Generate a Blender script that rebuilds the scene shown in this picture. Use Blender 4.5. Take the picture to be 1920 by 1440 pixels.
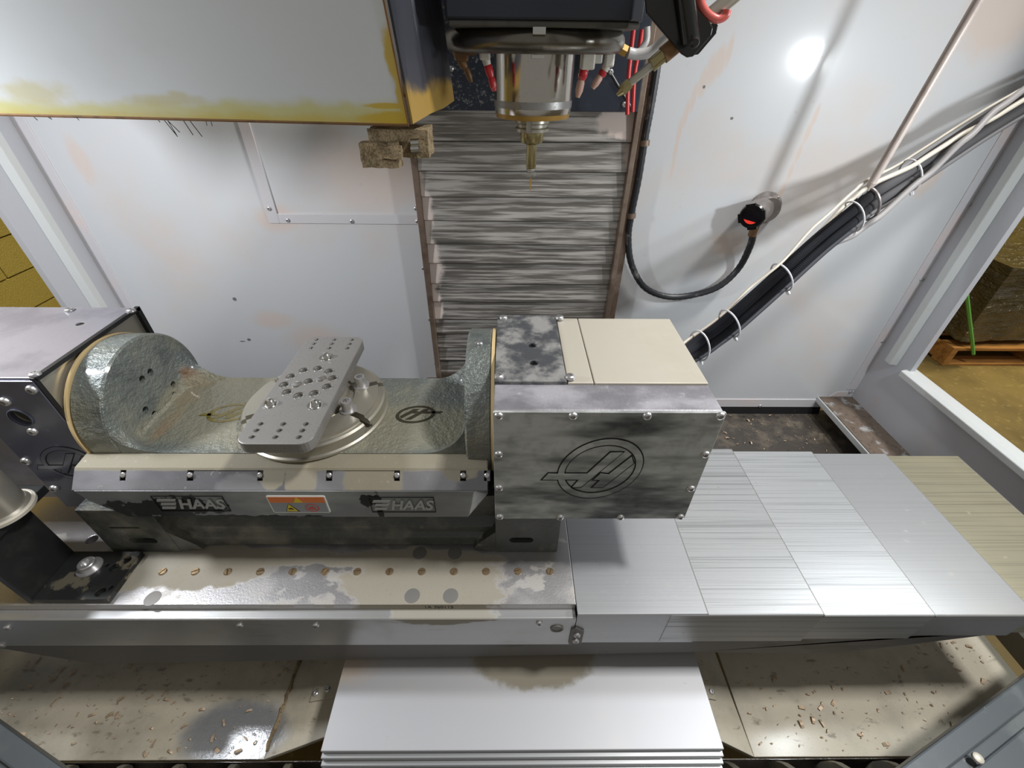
import bpy, math, random
from mathutils import Vector, Matrix, Euler, noise as mnoise
random.seed(7)
for o in list(bpy.data.objects): bpy.data.objects.remove(o)
scene = bpy.context.scene
COL = scene.collection
Z0 = 1.67            # camera height above the workshop floor; numbers below are relative to the camera
# ---------------------------------------------------------------- camera
FPX = 818.26
def _basis():
    p, yaw, ro = [math.radians(a) for a in (37.2386, -.7182, .6260)]
    f = Vector((0, math.cos(p), -math.sin(p))); u = Vector((0, math.sin(p), math.cos(p))); r = Vector((1, 0, 0))
    Rz = Matrix.Rotation(yaw, 3, 'Z'); r, u, f = Rz @ r, Rz @ u, Rz @ f
    c, s = math.cos(ro), math.sin(ro)
    return c*r+s*u, -s*r+c*u, f
CR, CU, CF = _basis()
cam = bpy.data.cameras.new('camera'); camo = bpy.data.objects.new('camera', cam); COL.objects.link(camo)
cam.sensor_fit = 'HORIZONTAL'; cam.sensor_width = 36; cam.lens = FPX/1920*36; cam.clip_start = .02
Mx = Matrix((CR, CU, -CF)).transposed().to_4x4(); Mx.translation = Vector((0, 0, Z0)); camo.matrix_world = Mx
scene.camera = camo
def pix(px, py, **k):
    """a photo pixel met with a plane x=, y= or z= (camera relative)"""
    d = CF + CR*((px-960)/FPX) - CU*((py-720)/FPX)
    (a, v), = k.items(); i = 'xyz'.index(a)
    return d*(v/d[i])
# ---------------------------------------------------------------- world, lights, exposure
w = bpy.data.worlds.new('workshop_air'); scene.world = w; w.use_nodes = True
bg = w.node_tree.nodes['Background']; bg.inputs[0].default_value = (1.0, .965, .90, 1); bg.inputs[1].default_value = .26
def area(name, loc, aim, size, power, col, shape='DISK', sy=None):
    l = bpy.data.lights.new(name, 'AREA'); l.shape = shape; l.size = size; l.energy = power; l.color = col
    if sy: l.size_y = sy
    o = bpy.data.objects.new(name, l); COL.objects.link(o)
    o.location = Vector(loc)+Vector((0, 0, Z0))
    o.rotation_euler = (Vector(aim)-Vector(loc)).to_track_quat('-Z', 'Y').to_euler()
    return o
area('work_light_right_offscreen', (1.06, .49, -.01), (.30, .85, -.75), .085, 5.2, (.90, .96, 1))
area('work_light_left_offscreen', (-1.05, .49, .0), (-.25, .95, -.62), .085, 6.2, (.92, .95, 1))
area('ceiling_lamp_front_offscreen', (1.75, .40, 2.5), (.2, .4, -.7), .35, 90, (1, .985, .96), 'SQUARE')
area('ceiling_lamp_right_offscreen', (4.0, 2.4, 2.5), (3.9, 2.6, -1.6), .5, 42, (1, .84, .46), 'RECTANGLE', 1.2).data.spread = math.radians(80)
area('ceiling_lamp_left_offscreen', (-2.3, 2.2, 2.5), (-2.8, 2.4, -1), .5, 26, (1, .86, .52), 'RECTANGLE', 1.2).data.spread = math.radians(80)
vs = scene.view_settings; vs.view_transform = 'Standard'; vs.look = 'None'; vs.exposure = 0; vs.gamma = 1; vs.use_curve_mapping = False
# ---------------------------------------------------------------- materials
def lin(c):
    return tuple(((v/255)/12.92 if v/255 <= .04045 else ((v/255+.055)/1.055)**2.4) for v in c)
class NT:
    def __init__(s, name):
        s.m = bpy.data.materials.new(name); s.m.use_nodes = True; s.t = s.m.node_tree; s.n = s.t.nodes
        s.b = s.n['Principled BSDF']; s.P = s.n.new('ShaderNodeNewGeometry').outputs['Position']; s.k = 0
    def link(s, a, b): s.t.links.new(a, b)
    def val(s, sock, v):
        if hasattr(v, 'is_output'): s.link(v, sock)
        else: sock.default_value = v
    def math(s, op, a, b=0.0, clamp=False):
        n = s.n.new('ShaderNodeMath'); n.operation = op; n.use_clamp = clamp
        s.val(n.inputs[0], a); s.val(n.inputs[1], b); return n.outputs[0]
    def vmath(s, op, a, b):
        n = s.n.new('ShaderNodeVectorMath'); n.operation = op
        s.val(n.inputs[0], a); s.val(n.inputs[1], b); return n.outputs['Value'] if op == 'LENGTH' else n.outputs[0]
    def noise(s, scale, st=(1, 1, 1), detail=4, rough=.6):
        s.k += 1
        v = s.vmath('MULTIPLY', s.P, st)
        v = s.vmath('ADD', v, (s.k*3.17, s.k*1.71, s.k*.93))
        n = s.n.new('ShaderNodeTexNoise'); n.inputs['Scale'].default_value = scale
        n.inputs['Detail'].default_value = detail; n.inputs['Roughness'].default_value = rough
        s.link(v, n.inputs['Vector']); return n.outputs[0]
    def ramp(s, v, a, b):
        n = s.n.new('ShaderNodeMapRange'); n.interpolation_type = 'SMOOTHSTEP'; s.val(n.inputs[0], v)
        n.inputs[1].default_value = a; n.inputs[2].default_value = b; return n.outputs[0]
    def mask(s, m):
        k = m[0]
        if k == 'n':       # noise: scale, lo, hi, stretch
            return s.ramp(s.noise(m[1], m[4] if len(m) > 4 else (1, 1, 1)), m[2], m[3])
        if k == 'g':       # gradient along an axis: axis, from, to, wobble, wobble scale
            x = s.n.new('ShaderNodeSeparateXYZ'); s.link(s.P, x.inputs[0])
            v = x.outputs[m[1]]; dz = Z0 if m[1] == 2 else 0
            if len(m) > 4:
                nz = s.math('SUBTRACT', s.noise(m[5]), .5); v = s.math('ADD', v, s.math('MULTIPLY', nz, m[4]*2))
            lo, hi = m[2]+dz, m[3]+dz
            r = s.ramp(v, min(lo, hi), max(lo, hi))
            return r if hi > lo else s.math('SUBTRACT', 1.0, r)
        if k == 'b':       # blobs: list of (cx,cy,cz,rx,ry,rz), wobble, wobble scale, softness
            out = None; nz = s.math('MULTIPLY', s.math('SUBTRACT', s.noise(m[3]), .5), m[2]*2)
            for (cx, cy, cz, rx, ry, rz) in m[1]:
                d = s.vmath('SUBTRACT', s.P, (cx, cy, cz+Z0)); d = s.vmath('MULTIPLY', d, (1/rx, 1/ry, 1/rz))
                l = s.math('ADD', s.vmath('LENGTH', d, (0, 0, 0)), nz)
                f = s.math('SUBTRACT', 1.0, s.ramp(l, 1-m[4], 1+m[4]))
                out = f if out is None else s.math('MAXIMUM', out, f)
            return out
        if k == '*': return s.math('MULTIPLY', s.mask(m[1]), s.mask(m[2]))
        if k == '-': return s.math('SUBTRACT', 1.0, s.mask(m[1]))
def mat(name, col, metal=0, rough=.5, layers=(), bump=(), spec=.5, coat=0, coat_rough=.1, emit=None, trans=0, srgb=True):
    t = NT(name); b = t.b
    L = lin if srgb else (lambda c: c)
    c = (*L(col), 1); me = metal; ro = rough
    for ly in layers:
        f = t.mask(ly[0])
        if len(ly) > 4: f = t.math('MULTIPLY', f, ly[4])
        if ly[1] is not None:
            mx = t.n.new('ShaderNodeMix'); mx.data_type = 'RGBA'; t.link(f, mx.inputs[0])
            t.val(mx.inputs[6], c); mx.inputs[7].default_value = (*L(ly[1]), 1); c = mx.outputs[2]
        for i, cur in ((2, me), (3, ro)):
            if len(ly) > i and ly[i] is not None:
                mx = t.n.new('ShaderNodeMix'); t.link(f, mx.inputs[0]); t.val(mx.inputs[2], cur); mx.inputs[3].default_value = ly[i]
                if i == 2: me = mx.outputs[0]
                else: ro = mx.outputs[0]
    t.val(b.inputs['Base Color'], c); t.val(b.inputs['Metallic'], me); t.val(b.inputs['Roughness'], ro)
    b.inputs['Specular IOR Level'].default_value = spec
    if coat: b.inputs['Coat Weight'].default_value = coat; b.inputs['Coat Roughness'].default_value = coat_rough
    if trans: b.inputs['Transmission Weight'].default_value = trans
    if emit: b.inputs['Emission Color'].default_value = (*L(emit[0]), 1); b.inputs['Emission Strength'].default_value = emit[1]
    prev = None
    for (sc, stg, st, dist) in bump:
        n = t.n.new('ShaderNodeBump'); n.inputs['Strength'].default_value = stg; n.inputs['Distance'].default_value = dist
        t.link(t.noise(sc, st, 3), n.inputs['Height'])
        if prev: t.link(prev, n.inputs['Normal'])
        prev = n.outputs[0]
    if prev: t.link(prev, b.inputs['Normal'])
    return t.m
I3 = (1, 1, 1)
def P3(px, py, rx, ry, rz, **k):
    p = pix(px, py, **k); return (p.x, p.y, p.z, rx, ry, rz)
W = 1.2; XR = 1.22; XL = -1.168; T = -.72
M = {}
pink = (224, 196, 178)
M['wall'] = mat('grey_panel_paint', (214, 216, 219), 0, .42, [
    (('n', 2.2, .52, .75), (220, 208, 200), 0, .5, .7),
    (('b', [P3(150, 300, .02, .2, .05, y=W), P3(520, 410, .05, .2, .03, y=W), P3(600, 640, .09, .2, .06, y=W), P3(510, 600, .06, .2, .03, y=W), P3(700, 330, .14, .2, .08, y=W)], .5, 14, .5), pink, 0, .6, .45),
    (('b', [*[P3(x_, y_, rx_, .3, .028, y=W) for x_, y_, rx_ in ((1368, 95, .007), (1350, 115, .013), (1336, 130, .013), (1318, 155, .009), (1300, 185, .006), (1286, 215, .006), (1274, 245, .006), (1267, 280, .005), (1261, 315, .004))], P3(1365, 455, .05, .2, .035, y=W), *[P3(1530-i_*16, 215+i_*36, .006, .3, .024, y=W) for i_ in range(5)], P3(1880, 30, .08, .3, .07, y=W), P3(1740, 330, .03, .2, .05, y=W)], .45, 16, .35), (222, 198, 180), 0, .55, .55),
    (('n', 55, .70, .78), (190, 172, 158), 0, .6, .5),
    (('b', [P3(440, 561, .006, .3, .006, y=W), P3(467, 637, .006, .3, .005, y=W), P3(455, 640, .01, .3, .002, y=W), P3(1372, 222, .004, .3, .003, y=W), P3(1320, 163, .003, .3, .003, y=W)], .3, 90, .2), (70, 66, 64), 0, .6, .8)],
    coat=.55, coat_rough=.13)
M['post'] = mat('grey_post_paint', (192, 194, 200), 0, .45, [(('n', 6, .55, .8), (200, 182, 176), 0, .6, .7)], coat=.3, coat_rough=.25)
M['rail'] = mat('pale_rail_paint', (208, 211, 210), 0, .4, [(('n', 12, .6, .8), (196, 184, 172), 0, .6, .6)], coat=.3, coat_rough=.2)
M['flange'] = mat('flange_paint', (212, 210, 213), 0, .45, [(('n', 8, .45, .75), (228, 208, 202), 0, .6, .8)], coat=.2)
dust = (168, 162, 148)
M['table'] = mat('table_top_metal', (196, 194, 194), .75, .34, [
    (('n', 9, .5, .7), dust, .1, .75, .35), (('n', 16, .56, .62, (1, 1.4, 1)), (172, 166, 150), .05, .8, .4), (('n', 4, .5, .7), (206, 206, 212), .5, .3, .6),
    (('b', [P3(330, 1060, .17, .045, .1, z=T), P3(470, 1045, .16, .018, .1, z=T), P3(800, 1095, .145, .062, .1, z=T), P3(780, 1050, .16, .02, .1, z=T)], .5, 26, .10), (150, 143, 126), 0, .8, .85),
    (('n', 260, .60, .72), (120, 112, 100), .1, .8, .45)], [(300, .12, I3, .002)])
M['lip'] = mat('brushed_sheet', (188, 189, 190), .6, .3, [(('n', 5, .45, .75), (165, 164, 158), .7, .45, .8), (('b', [P3(830, 1150, .085, .03, .014, z=-.735), P3(820, 1162, .06, .03, .018, z=-.738)], .4, 60, .12), (158, 153, 140), .1, .75, .9), (('n', 30, .62, .78, (.3, 1, 2)), (120, 104, 84), .3, .6, .5)], [(420, .06, (.02, 1, 1), .001)])
def coverm(name, c, streak, yellow_amt):
    return mat(name, c, .62, .36, [(('n', 420, .52, .62, (.004, 1, 1)), tuple(int(v*.62) for v in c), .8, .5, streak), (('n', 3, .45, .8), (206, 196, 150), .5, .5, yellow_amt), (('n', 60, .64, .76), (150, 142, 128), .2, .7, .5)], [(260, .10, (.006, 1, 1), .001)])  # fine darker streaks, broad yellowish patches and small specks over the sheet
M['cov0'] = coverm('cover_sheet_plain', (178, 180, 183), .12, .1)
M['cov1'] = coverm('cover_sheet_scratched', (178, 180, 182), .6, .12)
M['cov2'] = coverm('cover_sheet_bright', (186, 188, 190), .6, .1)
M['cov3'] = coverm('cover_sheet_satin', (172, 173, 175), .12, .12)
M['cov4'] = coverm('cover_sheet_yellow', (168, 162, 140), .5, .4)
M['ycov'] = mat('front_cover_sheet', (186, 187, 191), .4, .5, [(('n', 4, .5, .8), (196, 194, 188), .5, .5, .6), (('b', [P3(1000, 1226, .122, .060, .1, z=-.935)], .16, 60, .12), (140, 133, 116), .05, .8, .92), (('b', [P3(655, 1240, .05, .035, .1, z=-.935)], .5, 24, .5), (186, 160, 122), .2, .6, .5), (('n', 110, .68, .78), (158, 152, 142), .2, .7, .5)])
M['cast'] = mat('wet_green_casting', (118, 124, 121), .3, .33, [(('n', 6, .42, .66), (142, 140, 122), .1, .6, .8), (('n', 14, .54, .72), (80, 88, 92), .2, .22, .7),
    (('b', [P3(352, 742, .020, .022, .03, z=-.497), P3(360, 712, .035, .012, .03, z=-.49), P3(318, 790, .012, .045, .02, z=-.5)], .6, 40, .4), (132, 92, 60), 0, .6, .8),
    (('b', [P3(640, 800, .34, .06, .03, z=-.5), P3(420, 745, .12, .1, .03, z=-.5)], .4, 12, .25), (142, 138, 118), .05, .5, .75)], [(95, .8, I3, .006), (300, .5, I3, .003)], coat=.5, coat_rough=.12)
M['castdark'] = mat('black_base_casting', (70, 73, 72), .15, .42, [(('n', 9, .46, .7), (136, 134, 118), .05, .7, .75), (('n', 34, .6, .78), (140, 136, 118), 0, .8, .6)], [(180, .4, I3, .003)], coat=.3, coat_rough=.2)
M['plate'] = mat('fixture_plate_steel', (160, 158, 156), .6, .40, [(('n', 260, .5, .7), (140, 137, 132), .5, .5, .7)], [(420, .14, I3, .001)])
M['machined'] = mat('machined_steel', (180, 176, 165), .7, .32, [(('n', 14, .5, .75), (172, 166, 146), .5, .4, .7)], [(300, .05, (1, 1, .1), .001)])
M['steel'] = mat('bright_steel', (205, 204, 200), 1, .2)
M['chrome'] = mat('spindle_chrome', (196, 192, 184), 1, .15, [(('n', 300, .64, .74), (120, 110, 95), .6, .5, .5)], [(240, .08, (1, 1, .05), .001)])
M['brass'] = mat('oily_holder_steel', (168, 156, 116), .95, .25, [(('n', 60, .5, .7), (130, 112, 70), .9, .35, .7)])
M['amber'] = mat('amber_seal', (178, 140, 68), .3, .35)
M['goldring'] = mat('gold_seal_ring', (244, 218, 166), .3, .4)
M['boxtop'] = mat('dusty_lid_sheet', (208, 202, 188), .3, .5, [(('n', 5, .45, .75), (190, 182, 164), .15, .65, .7), (('n', 150, .68, .76), (232, 228, 218), 0, .7, .6)])
M['boxstrip'] = mat('smeared_housing_sheet', (142, 140, 146), .35, .4, [(('n', 12, .42, .64, (.6, 1, 1)), (188, 186, 192), .2, .55, .8), (('n', 60, .6, .75), (210, 208, 206), 0, .7, .5)], [(250, .25, I3, .002)])
M['boxplate'] = mat('blotched_dark_plate', (84, 86, 90), .2, .45, [(('n', 22, .42, .62), (164, 163, 160), .1, .65, .8), (('n', 90, .62, .76), (196, 194, 188), 0, .7, .6)], [(300, .2, I3, .001)])
M['panelblk'] = mat('smudged_black_panel', (70, 74, 78), .12, .46, [(('n', 7, .38, .60, (.55, 1, 1.9)), (208, 212, 210), .08, .62, .88), (('n', 46, .45, .7, (1, 1, 1)), (128, 131, 127), .1, .7, .4)], [(400, .12, I3, .001)])
M['panelnavy'] = mat('dark_blue_black_panel', (96, 100, 118), .15, .34, [(('n', 5, .42, .72), (150, 154, 176), .1, .45, .7), (('n', 60, .64, .76), (150, 150, 158), 0, .7, .5)], coat=.4, coat_rough=.15)
M['housingtop'] = mat('grey_violet_lid', (150, 147, 154), .35, .38, [(('n', 12, .45, .7), (116, 114, 122), .3, .4, .6)], [(120, .2, I3, .002)])
M['edgeblack'] = mat('black_gasket', (22, 22, 24), 0, .5, [(('n', 60, .6, .75), (70, 68, 66), 0, .7, .6)])
M['skirt'] = mat('dusty_cover_sheet', (118, 118, 123), .3, .38, [(('n', 5, .46, .66, (.6, 1, 1)), (166, 166, 172), .3, .4, .8), (('b', [P3(452, 905, .03, .05, .012, y=.44), P3(500, 912, .025, .05, .012, y=.44), P3(610, 905, .035, .05, .02, y=.44), P3(655, 900, .03, .05, .02, y=.44), P3(800, 905, .05, .05, .02, y=.44), P3(200, 882, .008, .05, .008, y=.44)], .6, 24, .25), (176, 176, 181), .65, .3, .8),
    (('b', [P3(510, 893, .018, .05, .020, y=.44), P3(563, 897, .024, .05, .026, y=.44), P3(700, 898, .045, .05, .03, y=.44), P3(860, 890, .03, .05, .012, y=.44)], .35, 34, .1), (158, 151, 134), .05, .8, .95),
    (('g', 2, -.5080, -.5055, .002, 30), (150, 143, 124), .05, .8, .9), (('n', 120, .62, .74), (200, 194, 182), 0, .8, .5)], [(300, .2, I3, .001)])
M['relief'] = mat('relief_letters', (186, 188, 188), .3, .4)
M['skirtlow'] = mat('grey_cover_face', (140, 143, 146), .3, .36, [(('n', 8, .45, .7, (.5, 1, 1)), (190, 194, 192), .15, .5, .8), (('b', [P3(300, 952, .07, .05, .022, y=.43), P3(352, 945, .05, .05, .02, y=.43), P3(420, 966, .16, .05, .005, y=.43), P3(690, 935, .012, .05, .012, y=.43), P3(712, 945, .006, .05, .03, y=.43)], 1.3, 55, .1), (24, 24, 23), .1, .3, .95)], [(300, .1, I3, .001)])
M['dark'] = mat('dark_recess', (16, 15, 13), 0, .6)
M['groove'] = mat('groove_shade_and_grime', (20, 21, 22), .1, .45)  # near-black outline colour: groove shade painted in together with grime
M['olive'] = mat('oil_filled_groove', (116, 104, 40), 0, .15, [(('n', 90, .5, .7), (70, 62, 26), 0, .1, .8)], coat=.8, coat_rough=.05)
M['olivedark'] = mat('grimy_groove', (54, 52, 38), .1, .3, coat=.4)
M['screw'] = mat('zinc_screw', (205, 204, 205), .8, .32)
M['screwdk'] = mat('dark_socket', (40, 38, 36), .5, .5)
M['copper'] = mat('set_screw_bronze', (170, 152, 122), .8, .4, [(('n', 200, .45, .7), (120, 84, 62), .6, .5, .7)])
M['plug'] = mat('grey_plug', (128, 126, 122), .3, .5)
M['slat'] = mat('smeared_slat_steel', (138, 134, 128), .6, .32, [
    (('n', 90, .42, .60, (.055, 1, 1.3)), (212, 207, 202), .2, .5, .65), (('n', 150, .54, .66, (.03, 1, 1.2)), (70, 68, 66), .5, .4, .5),
    (('b', [(-.235, 1.19, -.33, .035, .2, .10), (-.235, 1.19, -.47, .05, .2, .10), (-.235, 1.19, -.60, .04, .2, .07), (.31, 1.19, -.13, .10, .2, .035), (.31, 1.19, -.2, .03, .2, .03)], .5, 30, .18), (222, 206, 198), .05, .75, .95)], [(120, .2, (.1, 1, 1), .002)])
M['rusty'] = mat('brown_rail_metal', (146, 128, 114), .6, .42, [(('n', 20, .45, .7), (96, 78, 66), .4, .55, .8), (('n', 14, .52, .75), (196, 184, 172), .5, .5, .5)])
M['topplate'] = mat('navy_black_plate', (52, 58, 70), .3, .4, [(('n', 16, .5, .72), (70, 76, 86), .2, .5, .8), (('*', ('n', 170, .54, .68), ('g', 0, .03, -.08, .05, 8)), (170, 168, 164), 0, .8, .6)])
M['headblk'] = mat('black_head_paint', (40, 44, 54), .1, .36, [(('n', 6, .5, .8), (44, 46, 54), .1, .5, .6)])
M['headunder'] = mat('head_underside', (92, 90, 84), .6, .4, [(('n', 14, .5, .7), (56, 54, 50), .5, .5, .7)])
M['ring'] = mat('coolant_ring_steel', (124, 120, 112), .9, .28, [(('n', 20, .48, .7), (78, 70, 62), .7, .42, .7), (('n', 240, .66, .76), (160, 154, 140), .4, .6, .4)])
M['redplastic'] = mat('red_nozzle_plastic', (196, 44, 52), 0, .35, [(('n', 70, .52, .68), (222, 150, 140), 0, .6, .7)])
M['pinkplastic'] = mat('chalky_nozzle_tip', (216, 176, 160), 0, .6)
M['whiteplastic'] = mat('off_white_plastic', (212, 208, 198), 0, .45, [(('n', 70, .5, .7), (190, 178, 156), 0, .6, .6)])
M['brown'] = mat('stained_fitting', (128, 96, 64), .4, .5, [(('n', 50, .5, .7), (84, 66, 48), .3, .6, .7)])
M['redtube'] = mat('red_air_tube', (214, 62, 62), 0, .3)
M['pinktube'] = mat('salmon_air_tube', (226, 112, 104), 0, .3)
M['whitetube'] = mat('clear_white_tube', (206, 204, 204), 0, .3)
M['blackgloss'] = mat('black_bracket_paint', (12, 12, 12), 0, .28, coat=.4)
M['blackmatt'] = mat('black_bracket_steel', (36, 38, 38), .2, .4, [(('n', 12, .5, .74), (62, 62, 58), .1, .6, .8), (('*', ('n', 22, .56, .62), ('g', 2, -.700, -.715)), (128, 120, 100), 0, .8, .85)], coat=.2)
M['conduit'] = mat('black_conduit', (40, 42, 46), 0, .42, [(('n', 24, .56, .7), (140, 134, 128), 0, .7, .6)])
M['hose'] = mat('black_corrugated_hose', (58, 59, 65), 0, .6, [(('g', 0, .72, .86, .05, 6), (128, 126, 127), 0, .7, .8)], spec=.25)
M['greyhose'] = mat('dusty_grey_cable', (150, 146, 145), 0, .5, [(('g', 0, .72, .55, .05, 6), (64, 65, 70), 0, .45, .8)])
M['beigecable'] = mat('beige_cable', (206, 198, 184), 0, .5)
M['spring'] = mat('pinkish_spring_sleeve', (206, 192, 184), .1, .42, [(('n', 30, .5, .7), (182, 162, 152), .1, .5, .6)])
M['tie'] = mat('white_nylon', (222, 222, 226), 0, .4)
M['device'] = mat('device_grey', (138, 132, 130), .5, .4, [(('n', 40, .5, .7), (168, 158, 150), .2, .6, .7)])
M['glassdark'] = mat('dark_window', (26, 22, 28), 0, .1, coat=.5)
M['led'] = mat('red_indicator', (190, 60, 56), 0, .3, emit=((255, 60, 40), .55))
M['changer'] = mat('changer_cover_paint', (206, 210, 212), 0, .38, [
    (('g', 2, -.050, -.066, .016, 14), (196, 192, 134), 0, .4, .95),
    (('g', 2, -.066, -.080, .010, 22), (194, 172, 78), 0, .4, .75),
    (('b', [P3(320, 186, .045, .3, .006, y=.72), P3(80, 172, .045, .3, .014, y=.72), P3(345, 178, .012, .3, .006, y=.72)], .8, 34, .5), (190, 180, 124), 0, .45, .6),
    (('b', [P3(764, 185, .011, .3, .050, y=.72), P3(752, 222, .055, .3, .009, y=.72), P3(728, 197, .034, .3, .0035, y=.72), P3(744, 110, .012, .3, .030, y=.70)], .5, 34, .25), (196, 166, 48), 0, .4, .9),
    (('n', 5, .5, .8), (196, 196, 196), 0, .5, .5)], coat=.6, coat_rough=.2)
M['changerside'] = mat('changer_side_sheet', (92, 94, 104), .5, .34, [(('n', 20, .46, .64, (1, 1, .12)), (64, 66, 74), .4, .4, .8), (('g', 2, -.030, -.052, .022, 22), (178, 144, 66), 0, .45, .85), (('n', 34, .62, .74, (1, 1, .1)), (190, 192, 200), .2, .5, .6)])
M['crud'] = mat('caked_tan_dust', (152, 134, 104), 0, .95, [(('n', 60, .45, .62), (112, 96, 70), 0, .95, .8), (('n', 260, .55, .66), (70, 54, 34), 0, .95, .7)], [(280, .9, I3, .004)])
M['crudpale'] = mat('pale_caked_dust', (198, 172, 130), 0, .95, [(('n', 240, .5, .68), (158, 132, 92), 0, .95, .7)], [(300, .7, I3, .003)])
M['tray'] = mat('silt_covered_tray', (188, 180, 162), .0, .72, [
    (('n', 7, .42, .66), (160, 154, 138), .0, .6, .8), (('n', 60, .60, .72, (.5, 1.2, 1)), (116, 109, 94), 0, .8, .7),
    (('b', [P3(440, 1375, .10, .055, .2, z=-1.06)], .35, 12, .25), (150, 152, 155), .4, .18, .95), (('n', 320, .60, .72), (140, 132, 114), 0, .8, .5)], [(90, .2, I3, .003)], coat=.3, coat_rough=.2)
M['traydark'] = mat('dark_wet_tray', (66, 60, 54), .15, .38, [(('n', 16, .45, .68), (104, 94, 80), .05, .7, .8), (('n', 70, .6, .72), (34, 32, 32), .2, .15, .8)], [(70, .5, I3, .005)], coat=.4, coat_rough=.1)
M['beamtop'] = mat('dirty_channel_top', (168, 168, 168), .1, .55, [(('n', 18, .33, .45), (104, 88, 74), 0, .8, .95), (('n', 60, .5, .65), (74, 62, 54), 0, .8, .5)])
M['saddle'] = mat('grey_saddle_paint', (104, 102, 100), .1, .5, [(('n', 12, .6, .7, (.4, 1, 1)), (40, 36, 30), .1, .4, .9), (('n', 7, .6, .8), (120, 92, 62), .1, .6, .6)])
M['sill'] = mat('scuffed_sill_paint', (86, 92, 96), .2, .38, [(('n', 10, .5, .75), (112, 116, 116), .1, .5, .7), (('n', 60, .66, .78), (160, 156, 146), 0, .7, .5)])
M['sillgroove'] = mat('oily_yellow_groove', (104, 94, 50), .2, .4, [(('n', 12, .45, .7), (60, 58, 44), .2, .5, .8)])
M['auger'] = mat('auger_steel', (128, 124, 112), .5, .5, [(('n', 30, .5, .7), (150, 138, 112), .1, .8, .8)])
M['chips'] = mat('tan_metal_chips', (190, 168, 142), .2, .5, [(('n', 60, .45, .6), (170, 150, 124), .3, .5, .8)])
M['concrete'] = mat('workshop_concrete', (120, 104, 62), 0, .6, [(('n', 1.6, .4, .7), (84, 72, 44), 0, .5, .9), (('n', 30, .55, .72), (150, 134, 88), 0, .7, .5)])
M['block'] = mat('yellow_painted_block', (182, 164, 84), 0, .6, [(('n', 3, .45, .75), (160, 140, 66), 0, .6, .7), (('n', 160, .62, .70), (104, 86, 30), 0, .7, .7)], [(140, .35, I3, .006)])
M['mortar'] = mat('yellow_painted_mortar', (150, 130, 62), 0, .7)
M['wood'] = mat('pallet_wood', (176, 126, 66), 0, .65, [(('n', 26, .4, .7, (.15, 1, 1)), (126, 86, 44), 0, .7, .8)], [(60, .3, (.1, 1, 1), .004)])
M['wrap'] = mat('black_stretch_wrap', (66, 58, 40), 0, .22, [(('n', 5, .55, .7), (96, 84, 56), 0, .3, .7)], [(9, .9, (1, 1, 3), .08), (40, .6, (1, 1, 2), .02)], coat=.8, coat_rough=.08)
M['strap'] = mat('green_strap', (96, 170, 80), 0, .35)
M['orange'] = mat('label_orange', (238, 134, 70), 0, .35)
M['labelgrey'] = mat('label_grey', (172, 178, 184), .3, .3)
M['labelwhite'] = mat('label_white', (236, 238, 236), 0, .35)
M['labelyellow'] = mat('label_yellow', (232, 208, 52), 0, .4)
M['labelred'] = mat('label_red', (206, 92, 82), 0, .4)
M['labelblack'] = mat('label_black', (22, 20, 16), 0, .5)
M['ink'] = mat('black_ink', (48, 44, 38), 0, .6)
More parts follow.
